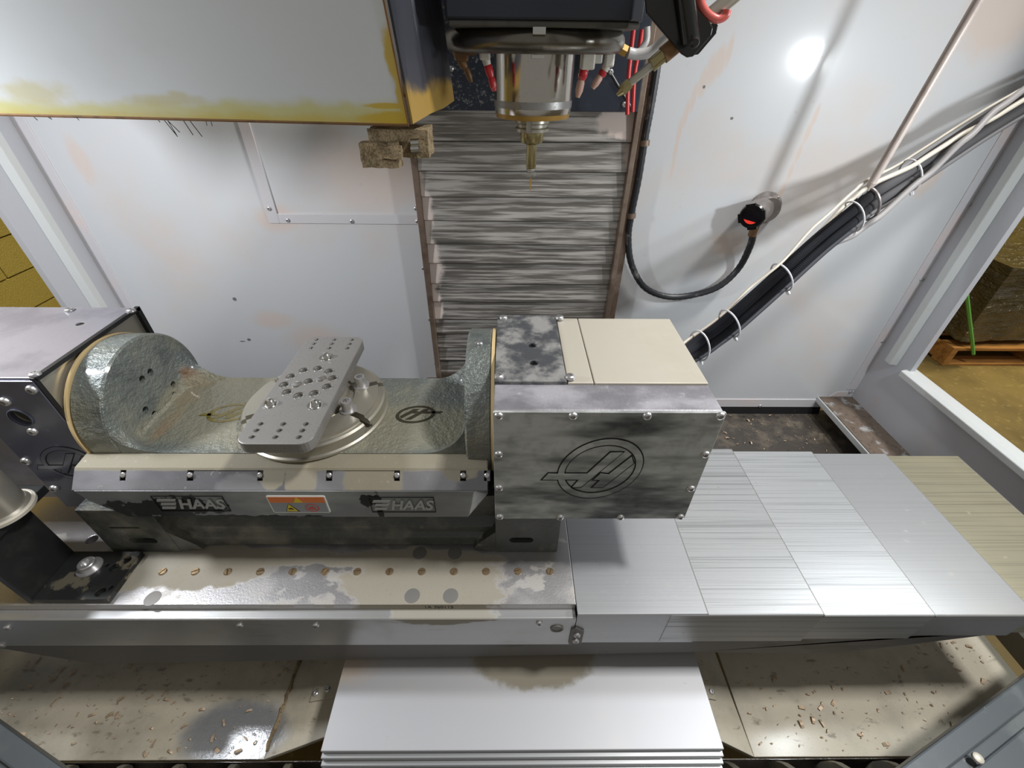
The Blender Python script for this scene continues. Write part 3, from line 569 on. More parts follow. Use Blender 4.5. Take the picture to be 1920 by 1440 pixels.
# ================================================================ X WAY COVER
xc = empty('table_way_cover', (.6, .52, -.82), 'row of nested brushed steel cover panels extending from the table', 'way cover')
xs = [.1145, .326, .5155, .704, .880, 1.055]
ft = [(-.7215, .3345, -.824), (-.7225, .3335, -.818), (-.7300, .3355, -.814), (-.7370, .3385, -.810), (-.7440, .3415, -.806)]
for k in range(5):
    zt, yf, zb = ft[k]; x0 = xs[k]-(.06 if k else 0); g = G()
    g.prism([(.706, zt-.07), (.706, zt), (yf+.002, zt), (yf, zt-.002), (yf, zb), (yf+.003, zb), (yf+.003, zt-.004), (.703, zt-.004), (.703, zt-.07)], side, x0, xs[k+1]); pn_ = obj('cover_panel', g, 'cov%d' % k, xc, 0, .0006, 1)
    g = G(); g.box(xs[k+1], xs[k+1]+.0014, yf, .7055, zt-.006, zt-.0004); obj('wiper', g, 'plug', pn_, 0)
g = G(); g.prism([(.1150, -.762), (.1300, -.775), (.130, -.823), (.108, -.823), (.108, -.770)], front, .3316, .3342); tb2 = obj('joint_tab', g, 'saddle', xc, 0)
for z in (-.786, -.808): inst('screw', ME['b6'], (.119, .3316, z), tb2, FY)
# ================================================================ Y WAY COVER
yc = empty('front_way_cover', (.026, .2, -.93), 'wide pale steel front cover with a wet half round silt patch', 'way cover')
YZ = -.935; yf0 = pix(978, 1407, z=YZ).y; yx0 = pix(600, 1412, z=YZ).x; yx1 = pix(1357, 1402, z=YZ).x
for k in range(4):
    z = YZ-.013*k; yf = yf0-.007*k; yb = .45; g = G()
    g.prism([(yf, z-.0105), (yf, z-.001), (yf+.001, z), (yb, z), (yb, z-.004), (yf+.003, z-.004), (yf+.003, z-.0105)], side, yx0-.001*k, yx1+.001*k); obj('cover_panel', g, 'ycov' if k == 0 else 'cov0', yc, 0, .0006, 1)
g = G(); g.box(yx0+.006, yx1-.006, yf0-.012, .45, -1.06, YZ-.052); obj('cover_base', g, 'edgeblack', yc, 0)
# ================================================================ ROTARY TRUNNION
tr = empty('rotary_trunnion', (-.3, .57, T), 'two ended rotary trunnion with tilting cradle bolted on the steel table', 'rotary trunnion')
# --- emblem: sheared ring with a slanted H and a spike
def emblem(fn, cx, cy, width, d0, d1, parent, m_edge, m_fill=None, flip=1, sx=1, sy=1):
    k = width/1560*flip
    def T2(p): return (cx+(p[0]-870)*k*sx, cy-(p[1]-650)*k*sy)
    def ell(rx, ry, n=48): return [T2((990+rx*math.cos(2*math.pi*i/n)-.2*ry*math.sin(2*math.pi*i/n)*-1, 650-ry*math.sin(2*math.pi*i/n))) for i in range(n)]
    A = [(185, 695), (795, 695), (1095, 385), (1300, 385), (740, 920), (580, 920), (670, 800), (90, 800)]
    B = [(1435, 435), (1500, 545), (1095, 920), (910, 920), (1010, 805), (905, 800), (1010, 690), (1135, 705)]
    def off(pl, e):
        n = len(pl); ar = sum(pl[i][0]*pl[(i+1) % n][1]-pl[(i+1) % n][0]*pl[i][1] for i in range(n)); s = 1 if ar > 0 else -1; o = []
        for i in range(n):
            a, b, c = Vector(pl[i-1]), Vector(pl[i]), Vector(pl[(i+1) % n])
            n1 = Vector(((b-a).y, -(b-a).x)).normalized()*s; n2 = Vector(((c-b).y, -(c-b).x)).normalized()*s
            h = n1+n2; h = h/max(.35, h.length_squared/2) if h.length > .01 else n1; o.append(tuple(b+h*e))
        return o
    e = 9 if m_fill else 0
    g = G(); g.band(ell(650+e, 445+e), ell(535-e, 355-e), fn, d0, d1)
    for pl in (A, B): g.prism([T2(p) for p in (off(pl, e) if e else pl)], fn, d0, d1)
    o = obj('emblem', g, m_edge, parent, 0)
    if m_fill:
        d2 = d1+(d1-d0)*.6; g = G(); g.band(ell(650-e, 445-e), ell(535+e, 355+e), fn, d0, d2)
        for pl in (A, B): g.prism([T2(p) for p in off(pl, -e)], fn, d0, d2+(d1-d0)*.2)
        obj('emblem_face', g, m_fill, parent, 0)
    return o
# --- base casting
g = G()
g.box(-.705, -.585, .445, .69, -.7192, -.600); g.box(-.020, .0905, .445, .69, -.7192, -.590)
g.prism([(.455, -.712), (.455, -.690), (.462, -.684), (.462, -.668), (.475, -.655), (.475, -.60), (.70, -.60), (.70, -.712)], side, -.586, -.019)
g.prism([(-.586, -.7192), (-.586, -.66), (-.55, -.70), (-.545, -.712), (-.56, -.714), (-.575, -.7192)], front, .446, .5)
g.prism([(-.019, -.7192), (-.019, -.66), (-.055, -.70), (-.06, -.712), (-.045, -.714), (-.03, -.7192)], front, .446, .5)
ba = obj('base', g, 'castdark', tr, 0, .004)
bcut = G()
def slot(px0, px1, py, yy, h, m0, m1):
    a, b = pix(px0, py, y=yy), pix(px1, py, y=yy); g = G(); z = (a.z+b.z)/2
    bcut.prism(rrect(a.x, b.x, z-h, z+h, h*.99), front, yy-.003, yy+.012)
    g.prism(rrect(a.x+h*.3, b.x-h*.3, z-h*.8, z-h*.1, h*.3), front, yy+.009, yy+.0125); obj('slot_floor', g, m1, ba, 0)
slot(955, 1000, 1013, .445, .0075, 'dark', 'olivedark'); slot(243, 294, 1014, .445, .0075, 'dark', 'olivedark'); slot(205, 262, 990, .445, .0028, 'dark', 'boxtop'); carve(ba, bcut, True)
# --- right motor housing
HX0, HX1, HY0, HY1, HZ0, HZ1 = -.018, .2785, .4235, .664, -.584, -.365
g = G(); g.box(HX0, HX1, HY0, HY1, HZ0, HZ1); rh = obj('motor_housing', g, 'boxstrip', tr, 0, .003); rh['label'] = 'square motor housing with smeared grey sides'
g = G(); g.prism(rrect(HX0-.001, HX1+.002, HZ0-.002, HZ1+.001, .003), front, .4195, .4235); fp = obj('front_panel', g, 'panelblk', rh, 0, .0008); fp['label'] = 'smudged black front panel'
for px, py in [(935, 779), (1074, 779), (1213, 779), (1350, 779), (935, 851), (1322, 851), (936, 914), (1295, 915), (937, 968), (1050, 969), (1163, 969), (1275, 968)]:
    inst('screw', ME['b6'], pix(px, py, y=.4195), fp, FY)
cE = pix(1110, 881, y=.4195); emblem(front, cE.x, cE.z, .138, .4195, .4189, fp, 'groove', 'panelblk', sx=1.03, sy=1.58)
g = G(); g.box(.120, HX1-.001, .4785, HY1-.002, -.366, -.3615); obj('lid', g, 'boxtop', rh, 0, .0012)
g = G(); g.box(.083, .1185, .4785, HY1-.002, -.366, -.3615); obj('lid', g, 'boxtop', rh, 0, .0012)
g = G(); g.box(HX0, .0815, .4785, .668, -.366, -.3590); cvp = obj('cover_plate', g, 'boxplate', rh, 0, .0012)
for px, py in [(944, 597), (1049, 597), (936, 707), (1069, 708)]: inst('screw', ME['b7'], pix(px, py, z=-.359), cvp)
ct = G()
for px, py in [(998, 647), (1001, 680)]: drill(ct, pix(px, py, z=-.359), (0, 0, -1), .0062, .03)
carve(cvp, ct); carve(rh, ct)
# --- left support housing
LX1 = -.652; LY0, LY1 = .487, .695
zb = pix(200, 947, y=LY0).z
g = G(); g.box(-.77, LX1-.004, LY0+.003, LY1, zb, -.3655); lh = obj('support_housing', g, 'machined', tr, 0, .002)
g = G(); g.box(-1.0, -.77, LY0+.016, LY1, zb, -.3655); obj('motor_cover', g, 'housingtop', lh, 0, .003)
g = G(); g.box(-1.0, LX1, LY0, LY1, -.3655, -.3625); lt = obj('lid', g, 'housingtop', lh, 0, .001)
g = G(); g.prism([(LY0, -.368), (LY1+.002, -.368), (LY1+.002, -.3618), (LY0, -.3618)], side, LX1-.004, LX1+.003); g.prism([(LY1-.004, -.62), (LY1+.004, -.62), (LY1+.004, -.362), (LY1-.004, -.362)], side, LX1-.004, LX1+.003); g.prism([(LY0-.003, zb), (LY0+.003, zb), (LY0+.003, -.362), (LY0-.003, -.362)], side, LX1-.004, LX1+.0015); obj('gasket', g, 'edgeblack', lh, 0)
g = G(); g.box(-.772, LX1-.001, LY0-.004, LY0+.003, zb, -.3655); lp = obj('front_panel', g, 'panelnavy', lh, 0, .001); lp['label'] = 'dark blue black front panel with a round hole'
for px, py in [(61, 730), (11, 752), (63, 808), (50, 864), (176, 862), (103, 915)]: inst('screw', ME['b7'], pix(px, py, y=LY0-.004), lp, FY)
p = pix(39, 783, y=LY0-.004); g = G(); g.lathe([(.0165, 0), (.0165, .0015), (.0150, .002)], p, (0, -1, 0), 24, caps=False); obj('hole_rim', g, 'panelnavy', lp)
ct = G(); drill(ct, p, (0, 1, 0), .0150, .045, 28); carve(lp, ct); carve(lh, ct)
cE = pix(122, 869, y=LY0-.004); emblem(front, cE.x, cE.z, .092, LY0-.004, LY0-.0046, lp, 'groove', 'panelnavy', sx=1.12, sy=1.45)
for px, py in [(130, 583), (246, 584), (67, 703)]: inst('screw', ME['b7'], pix(px, py, z=-.3625), lt)
ct = G(); drill(ct, pix(150, 607, z=-.3625), (0, 0, -1), .0058, .025); carve(lt, ct)
for ch_ in [lh]+[c_ for c_ in lh.children if c_.name.startswith('motor_cover')]: carve(ch_, ct)
# seal ring + round boss on the housing side
AY, AZ, AR = .588, -.480, .1115; ARR = .122
g = G(); g.lathe([(AR-.006, 0), (AR+.0012, 0), (AR+.0012, .0035), (AR-.006, .0035)], (-.6505, AY, AZ), (1, 0, 0), 72); obj('seal_ring', g, 'goldring', tr)
g = G(); g.lathe([(ARR-.006, 0), (ARR+.0005, 0), (ARR+.0005, .005), (ARR-.006, .005)], (-.0245, AY, AZ), (1, 0, 0), 64); obj('seal_ring', g, 'goldring', tr)
# --- cradle: two end discs and a table with concave shoulders
PZ = -.50; PY0, PY1 = .478, .675
g = G()
g.lathe([(AR-.004, 0), (AR, .003), (AR, .045), (AR-.003, .048)], (-.645, AY, AZ), (1, 0, 0), 72); ed = obj('end_disc', g, 'cast', tr, .5); g = G()
g.lathe([(ARR-.003, 0), (ARR, .003), (ARR, .036), (ARR-.003, .039)], (-.0635, AY, AZ), (1, 0, 0), 72)
g.box(-.60, -.06, PY0+.004, PY1, -.56, PZ-.004)
nx, ny = 90, 36; XA, XB = -.598, -.062
def surf(x, y):
    e = abs(y-.5765)/.0985; Ls = .006+.066*max(0, (e-.62)/.38)**1.6
    z = PZ
    for d, ra in ((x-XA, AR), (XB-x, ARR)):
        dy = (y-AY)/ra; top = AZ+ra*math.sqrt(max(0, 1-dy*dy)) if abs(dy) < 1 else AZ
        if d < Ls: s = 1-d/Ls; gg_ = min(1, max(0, (e-.50)/.30)); z = max(z, PZ+((top-PZ-.002)*gg_+.009*(1-gg_))*(1-math.sqrt(max(0, 1-s*s)))) if top > PZ else z
    return z
vs_ = []; fs_ = []
xx = [XA+(XB-XA)*(.5-.5*math.cos(math.pi*i/nx)) for i in range(nx+1)]
for i in range(nx+1):
    for j in range(ny+1):
        y = PY0+(PY1-PY0)*j/ny; vs_.append((xx[i], y, surf(xx[i], y)))
for i in range(nx):
    for j in range(ny): a = i*(ny+1)+j; fs_.append((a, a+ny+1, a+ny+2, a+1))
g.add(vs_, fs_)
for j in (0, ny):      # front and back skins
    b = []; n0 = len(vs_)
    st = [vs_[i*(ny+1)+j] for i in range(nx+1)]; g.add(st+[(x, y, -.56) for x, y, z in st], [(i, i+1, nx+2+i, nx+1+i) for i in range(nx)])
cr = obj('cradle', g, 'cast', tr, .5)
g = G(); g.lathe([(.0050, 0), (.0050, .006), (.0044, .0066), (.0026, .0066), (.0024, .003), (.0001, .003)], seg=16, caps=False); bh = g.mesh('recessed_bolt', ['castdark'], .5); ct = G()
for px, py in [(282, 698), (267, 711), (325, 721), (327, 741), (273, 769), (290, 777)]:
    p = pix(px, py, x=-.597); drill(ct, p, (-1, 0, 0), .0062, .022); inst('bolt', bh, p-Vector((.022, 0, 0)), ed, FX)
carve(ed, ct)
c = pix(424, 774, z=PZ); emblem(topm, c.x, c.y, .086, PZ-.001, PZ+.0006, cr, 'olive')
c = pix(786, 777, z=PZ); emblem(topm, c.x, c.y, .080, PZ-.001, PZ+.0006, cr, 'olivedark', None, flip=-1)
inst('screw', ME['b4'], (-.043, .575, AZ+ARR*.993), cr)
# --- cradle front cover
NX = [pix(px, py, y=.4430).x for px, py in [(226, 886), (353, 887), (485, 887), (615, 887), (743, 887), (868, 887), (913, 886)]]
A_, B_, C_, D_ = (.479, -.5015), (.452, -.505), (.4290, -.5285), (.4270, -.592)
g = G()
for pl, m in (((A_, B_), 0), ((B_, C_), 0)):
    (y0, z0), (y1, z1) = pl
    def strip(xa_, xb_, ta, tb): g.add([(x_, y0+(y1-y0)*t_, z0+(z1-z0)*t_) for x_, t_ in ((xa_, ta), (xb_, ta), (xb_, tb), (xa_, tb))], [(0, 1, 2, 3)])
    if y0 > .47: strip(-.652, -.030, 0, 1); continue
    strip(-.652, -.030, 0, .10); strip(-.652, -.030, .58, 1); xe = -.652       # cut-outs for the screws
    for nx_ in NX: strip(xe, nx_-.0045, .10, .58); xe = nx_+.0045
    strip(xe, -.030, .10, .58)
g.add([(-.652, .452, -.505), (-.652, .4290, -.5285), (-.652, .452, -.56), (-.652, .479, -.56), (-.652, .479, -.5015)], [(0, 1, 2, 3, 4)])
g.add([(-.030, .452, -.505), (-.030, .4290, -.5285), (-.030, .452, -.56), (-.030, .479, -.56), (-.030, .479, -.5015)], [(4, 3, 2, 1, 0)])
sk = obj('front_cover', g, ['skirt'], tr, 0); sk['label'] = 'dusty folded sheet cover along the cradle front'
so = sk.modifiers.new('thick', 'SOLIDIFY'); so.thickness = .0015; so.offset = -1
g = G(); g.prism([(-.650, -.5285), (-.050, -.5285), (-.062, -.592), (-.600, -.592), (-.640, -.552)], front, .4270, .440); g.prism([(-.050, -.5285), (-.031, -.5285), (-.031, -.56), (-.062, -.592)], lambda u, v, d: Vector((u, .4275+(.02 if u > -.045 else 0)+d, v)), 0, .01)
sf = obj('front_cover_face', g, 'skirtlow', sk, 0, .001)
nz_ = Vector((0, -1, 1)).normalized()
for nx_ in NX:
    p = Vector((nx_, .4445, -.5125)); g = G(); g.lathe([(.0028, -.016), (.0028, -.001), (.0040, -.001), (.0040, .0022), (.0028, .003)], p, nz_, 12); obj('screw', g, 'screw', sk)
# raised wordmark on the cover face
def wordmark(px0, px1, py, wd):
    a, b = pix(px0, py, y=.427), pix(px1, py, y=.427); z = (a.z+b.z)/2; cx = (a.x+b.x)/2; h = .0185; yy = .4268
    def fnw(u, v, d): return Vector((cx+u, yy-d, z+v))
    fr = [(-wd/2, h), (wd/2, h), (wd/2, -h), (-wd/2, -h)]; fi = [(-wd/2+.0010, h-.0010), (wd/2-.0010, h-.0010), (wd/2-.0010, -h+.0010), (-wd/2+.0010, -h+.0010)]
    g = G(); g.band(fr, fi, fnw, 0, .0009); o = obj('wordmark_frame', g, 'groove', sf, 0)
    vs_, fs_ = text('HAAS', .030, .28, .0009); x0 = min(v.x for v in vs_); x1 = max(v.x for v in vs_); k = wd*.68/(x1-x0)
    g = G()
    for d in (0, .0012):
        g.add([fnw(v.x*k+wd*.13, v.y*1.05-.001, .0004+d) for v in vs_], fs_)
    g2 = G()
    for (u0, u1, v0, v1) in [(-wd*.46, -wd*.20, .006, .0115), (-wd*.44, -wd*.23, -.003, .003), (-wd*.46, -wd*.27, -.012, -.006)]:
        g2.prism([(u0, v0), (u1, v0), (u1+.003, v1), (u0+.003, v1)], fnw, 0, .0012)
    g.add(g2.v, g2.f)
    obj('wordmark', g, 'relief', sf, 0)
wordmark(282, 436, 944, .108); wordmark(686, 824, 946, .100)
# warning label
a, b = pix(506, 945, y=.427), pix(615, 945, y=.427); lz = pix(560, 945, y=.427).z; x0, x1 = a.x, b.x; z0, z1 = lz-.0205, lz+.0205
g = G(); g.prism(rrect(x0, x1, z0, z1, .003), front, .4258, .4272); lb = obj('warning_label', g, 'labelwhite', sf, 0, .0004); lb['label'] = 'orange and grey warning label'
def flat(name, poly, m, d=.0002): gg = G(); gg.prism(poly, front, .4258-d, .4260); return obj(name, gg, m, lb, 0)
mm = .0022
flat('label_field', [(x0+mm, z0+mm), (x1-mm, z0+mm), (x1-mm, z1-mm), (x0+mm, z1-mm)], 'labelgrey', .0002)
flat('label_header', [(x0+mm, lz+.005), (x1-mm, lz+.005), (x1-mm, z1-mm), (x0+mm, z1-mm)], 'orange', .0004)
cx = (x0+x1)/2
flat('symbol', [(cx-.006, lz+.0055), (cx+.008, lz+.0055), (cx+.0005, z1-mm-.0005)], 'labelyellow', .0006)
flat('symbol', [(cx-.024, z0+.004), (cx-.002, z0+.004), (cx-.015, lz+.003)], 'labelblack', .0005)
flat('symbol', [(cx-.0225, z0+.005), (cx-.0045, z0+.005), (cx-.015, lz+.0015)], 'labelyellow', .0007)
flat('symbol', [(cx-.018, z0+.010), (cx-.009, z0+.0095), (cx-.013, z0+.0135), (cx-.0175, z0+.0125)], 'labelblack', .0009)
ci = [(cx+.019+.011*math.cos(i*.3142), lz-.0075+.0095*math.sin(i*.3142)) for i in range(20)]; cj = [(cx+.019+.0092*math.cos(i*.3142), lz-.0075+.0078*math.sin(i*.3142)) for i in range(20)]
g = G(); g.band(ci, cj, front, .4253, .4260); obj('symbol', g, 'labelred', lb, 0)
flat('symbol', [(cx+.012, lz-.011), (cx+.025, lz-.012), (cx+.024, lz-.009), (cx+.021, lz-.004), (cx+.014, lz-.006)], 'labelred', .0005)
# --- platter
PC = (-.3275, .577)
g = G(); g.lathe([(.1185, 0), (.1185, .004), (.1150, .006), (.1150, .022), (.1120, .025), (.1060, .026), (.1050, .031), (.066, .031), (.064, .026), (.058, .026), (.056, .0455), (.03, .0455)], (PC[0], PC[1], PZ), (0, 0, 1), 80); pt = obj('platter', g, 'machined', tr, .5); pt['label'] = 'round machined platter'
ct = G()
for ang in (24, -28, 150, -150):
    t = math.radians(ang); d = Vector((math.cos(t), math.sin(t), 0)); n = Vector((-math.sin(t), math.cos(t), 0)); c = Vector((PC[0], PC[1], PZ))
    for wd_, z0_, z1_ in ((.0055, .0135, .05), (.0095, .008, .0140)):
        pts = [c+d*.072+n*wd_, c+d*.13+n*wd_, c+d*.13-n*wd_, c+d*.072-n*wd_]
        ct.add([p+Vector((0, 0, z0_)) for p in pts]+[p+Vector((0, 0, z1_)) for p in pts], [(3, 2, 1, 0), (4, 5, 6, 7), (0, 1, 5, 4), (1, 2, 6, 5), (2, 3, 7, 6), (3, 0, 4, 7)])
carve(pt, ct, True)
for px, py in [(675, 712), (650, 757)]:
    p = pix(px, py, z=-.456); inst('clamp_screw', ME['shcs'], (p.x, p.y, PZ+.031), pt)
# ================================================================ FIXTURE PLATE
g = G(); zt = -.435; g.prism(rrect(-.3805, -.2735, .433, .7205, .018), topm, zt-.0185, zt)
fx = tag(obj('fixture_plate', g, 'plate', smooth=0, bevel=.0012), 'grey steel fixture plate drilled with rows of holes on the platter', 'fixture plate')
g = G(); g.lathe([(.0044, 0), (.0044, .0004), (.0036, .0003)], seg=14, caps=False); th = g.mesh('hole_chamfer', ['steel'], .5); ct = G()
for r_ in ((.4465, .4600, .4735), (.6790, .6935, .7080)):
    for y in r_:
        for x in (-.3600, -.3270, -.2940): inst('hole_chamfer', th, (x, y, zt), fx); drill(ct, (x, y, zt), (0, 0, -1), .0036, .025, 14)
g = G(); g.lathe([(.0086, 0), (.0086, .0006), (.0070, .0004), (.0066, .0003)], seg=20, caps=False); cb = g.mesh('counterbore', ['steel'], .5)
g = G(); g.lathe([(.0056, 0), (.0056, .006), (.005, .0066), (.0030, .0066), (.0028, .003), (.0001, .003)], seg=16, caps=False); cs = g.mesh('counterbored_screw', ['steel'], .5)
def bore(x, y): inst('counterbore', cb, (x, y, zt), fx); drill(ct, (x, y, zt), (0, 0, -1), .0066, .0095, 18); inst('screw', cs, (x, y, zt-.0095), fx)
for i in range(10):
    t = 2*math.pi*i/10+.25; bore(PC[0]+.0375*math.cos(t), PC[1]+.0375*math.sin(t))
bore(PC[0], PC[1]); carve(fx, ct)
g = G(); g.lathe([(.0085, 0), (.0085, .0006), (.0078, .0008), (.0001, .0008)], seg=20, caps=False); dw = g.mesh('dowel', ['steel'], .5)
for s in (-1, 1): inst('dowel', dw, (PC[0]+.017*s, PC[1]+.008*s, zt), fx)
g = G(); g.lathe([(.0120, 0), (.0120, .0006), (.0092, .0004), (.0088, -.0), (.0075, .0005), (.0066, .0052), (.0045, .0085), (.0001, .0095)], seg=24, caps=False); pn = g.mesh('locating_ball', ['steel'], .5)
for px, py in [(612, 670), (507, 757), (591, 759)]: inst('locating_ball', pn, pix(px, py, z=zt), fx)
# ================================================================ ANGLE BRACKET AND TOOL SETTER (left)
bx = empty('angle_bracket', (-.75, .40, T), 'black steel angle bracket bolted to the table with drilled foot', 'bracket')
g = G(); g.box(-.765, -.6455, .3535, .4395, T, T+.012); ft_ = obj('foot_plate', g, 'blackmatt', bx, 0, .001)
g = G(); g.box(-.777, -.765, .3535, .4395, T, -.585); obj('upright', g, 'blackmatt', bx, 0, .001)
g = G(); g.box(-.92, -.757, .3405, .4730, -.585, -.570); tpb = obj('top_flange', g, 'blackmatt', bx, 0, .0015)
p = pix(165, 1060, z=T+.018); inst('bolt', sockethead('bracket_bolt', .0125, .014), (p.x, p.y, T+.012), ft_)
ct = G()
for px, py, r in [(213, 1064, .0072), (237, 1050, .0070), (188, 1110, .0072), (207, 1102, .0035), (242, 1060, .0032), (200, 1060, .0032), (163, 1102, .0033)]:
    drill(ct, pix(px, py, z=T+.012), (0, 0, -1), r, .0115)
carve(ft_, ct)
p = pix(8, 958, z=-.57); ts = empty('tool_setter', (p.x, p.y, -.57), 'round silver tool setter barrel standing on the black bracket', 'tool setter')
g = G(); g.lathe([(.036, 0), (.036, .006), (.031, .010), (.030, .075), (.027, .08)], (p.x, p.y, -.57), (0, 0, 1), 36); obj('barrel', g, 'machined', ts, .5)
g = G(); g.lathe([(.039, 0), (.039, .005), (.036, .007)], (p.x, p.y, -.57), (0, 0, 1), 36); obj('collar', g, 'boxtop', ts, .5)
# ================================================================ SPINDLE HEAD
SX, SY = .0447, .95
hd = empty('spindle_head', (SX, SY, -.09), 'black spindle head with chrome nose and coolant ring over the table', 'spindle head')
g = G()
xL, xR = pix(836, 44, y=.79).x, pix(1182, 50, y=.79).x
g.prism([(xL, .79), (xR, .79), (xR+.022, .815), (xR+.022, 1.16), (xL, 1.16), (xL-.0, .80)], topm, .036, .35)
obj('head_cover', g, 'headblk', hd, 0, .003)
g = G(); g.prism([(xL+.003, .793), (xR-.003, .793), (xR+.019, .817), (xR+.019, 1.155), (xL+.002, 1.155), (xL+.002, .803)], topm, .028, .036); obj('head_underplate', g, 'headunder', hd, 0, .002)
g = G(); g.lathe([(.069, -.088), (.0705, -.078), (.0705, .03)], (SX, SY, 0), (0, 0, 1), 64); obj('spindle_nose', g, 'chrome', hd, .5)
g = G(); g.lathe([(.062, -.0965), (.0675, -.0955), (.0690, -.086)], (SX, SY, 0), (0, 0, 1), 64); obj('nose_ring', g, 'amber', hd, .5)
g = G(); g.lathe([(.0709, -.079), (.0709, -.068)], (SX, SY, 0), (0, 0, 1), 64); obj('nose_band', g, 'plate', hd, .5)
RR = .137; RZ = .0145
pts = [(SX-.002+RR*math.cos(a), SY+RR*math.sin(a), RZ) for a in [2*math.pi*i/72 for i in range(72)]]
g = G(); g.tube(pts, .0165, 16, closed=True); rg = obj('coolant_ring', g, 'ring', hd, 1.2)
p = pix(1010, 62, y=.80)
g = G(); g.box(p.x-.009, p.x+.010, .7935, .80, .020, .0345); obj('ring_clip', g, 'steel', hd, 0, .001)
g = G(); g.box(p.x-.010, p.x+.009, .790, .80, -.007, -.0025); obj('ring_clip', g, 'steel', hd, 0, .001)
def nozzle(name, pts, rs, ms, blk=None):
    """chain of tapered segments hanging from the ring"""
    root = None
    for i in range(len(pts)-1):
        g = G(); a, b = Vector(pts[i]), Vector(pts[i+1]); L = (b-a).length; rs = list(rs); k_ = .74
        g.lathe([(rs[i]*.8*k_, 0), (rs[i]*k_, L*.15), (rs[i]*k_, L*.6), (rs[i+1]*.9*k_, L)], a, b-a, 14)
        o = obj(name if root is None else 'nozzle_segment', g, ms[i], hd if root is None else root, .7); root = root or o
    if blk:
        a, d = Vector(blk[0]), blk[1]; g = G(); g.box(a.x-d, a.x+d, a.y-d, a.y+d, a.z-d*1.2, a.z+d*1.6); obj('elbow', g, blk[2], root, 0, .003)
    return root
def NP(l, yy): return [pix(x, y, y=yy) for x, y in l]
nozzle('coolant_nozzle', NP([(855, 92), (862, 112), (874, 128), (884, 155)], .90), [.010, .009, .007, .004], ['brown', 'brown', 'brown'], (pix(866, 98, y=.90), .010, 'brown'))
nozzle('coolant_nozzle', NP([(908, 98), (914, 122), (921, 145), (927, 171)], .87), [.009, .009, .008, .005], ['whiteplastic', 'redplastic', 'redplastic'], (pix(909, 98, y=.87), .0085, 'whiteplastic'))
nozzle('coolant_nozzle', NP([(1103, 108), (1096, 130), (1090, 150), (1083, 183)], .87), [.010, .010, .0085, .005], ['whiteplastic', 'redplastic', 'pinkplastic'], (pix(1102, 112, y=.87), .011, 'whiteplastic'))
nozzle('coolant_nozzle', NP([(1142, 113), (1133, 133), (1126, 142), (1111, 166)], .90), [.009, .009, .008, .005], ['whiteplastic', 'redplastic', 'pinkplastic'], (pix(1142, 113, y=.90), .008, 'whiteplastic'))
for px, py, y_ in [(1121, 108, .90), (886, 92, .89), (1122, 92, .90)]:
    c = pix(px, py, y=y_); g = G(); g.box(c.x-.007, c.x+.007, c.y-.007, c.y+.007, c.z-.008, c.z+.012); obj('fitting', g, 'brown' if py < 100 else 'whiteplastic', hd, 0, .002)
g = G(); g.cyl(pix(1158, 88, y=.93), pix(1174, 97, y=.93), .009, .009, 6); obj('brass_fitting', g, 'amber', hd, 0)
# lines at the right of the head
g = G(); g.tube(spline([pix(1178, 99, y=.93), pix(1195, 102, y=.93), pix(1222, 96, y=.925), pix(1248, 72, y=.915), pix(1275, 45, y=.905), pix(1310, 5, y=.90), pix(1340, -40, y=.90)], 8), .0085, 10); tag(obj('coolant_hose', g, 'whitetube', smooth=1), 'white coolant hose curving from the ring behind the black bracket', 'hose')
for k, pl_ in enumerate([[(1188, 55), (1184, 90), (1178, 150), (1176, 215)], [(1204, 55), (1199, 90), (1190, 140), (1186, 210)]]):
    g = G(); g.tube(spline([pix(x, y, y=1.05+.03*k) for x, y in pl_], 6), .0042, 8); obj('air_tube', g, 'redtube', hd, 1)
g = G(); g.tube(spline([pix(x, y, y=1.0) for x, y in [(1213, 50), (1212, 75), (1203, 92), (1194, 100)]], 6), .006, 8); obj('air_tube', g, 'whitetube', hd, 1)
# ---- tool holder
thd = empty('tool_holder', (SX, SY, -.2236), 'oily steel collet tool holder with thin cutter held in the spindle nose', 'tool holder')
g = G(); g.lathe([(.024, -.094), (.0245, -.0985), (.0315, -.0985), (.0318, -.104), (.0285, -.1065), (.0285, -.111), (.0318, -.1135), (.0315, -.1185), (.0225, -.1205)], (SX, SY, 0), (0, 0, 1), 48); fl_ = obj('flange', g, 'machined', thd, .5)
ct = G(); ct.box(SX-.012, SX-.002, SY-.040, SY-.0255, -.125, -.0988); carve(fl_, ct)
g = G(); g.lathe([(.0112, -.141), (.0205, -.1375), (.0218, -.134), (.0222, -.1205)], (SX, SY, 0), (0, 0, 1), 36); obj('holder_body', g, 'brass', thd, .5)
g = G(); g.lathe([(.0088, -.1835), (.0098, -.180), (.0100, -.141)], (SX, SY, 0), (0, 0, 1), 28); obj('shank', g, 'brass', thd, .5)
g = G(); g.lathe([(.006, -.2005), (.0085, -.1985), (.0090, -.195), (.0090, -.1895), (.0078, -.1885), (.0078, -.1865), (.0090, -.1855), (.0085, -.1835)], (SX, SY, 0), (0, 0, 1), 8); obj('collet_nut', g, 'steel', thd, 0)
g = G(); g.lathe([(.0010, -.2245), (.0014, -.212), (.0019, -.2005)], (SX, SY, 0), (0, 0, 1), 10); obj('cutter', g, 'amber', thd, .6)
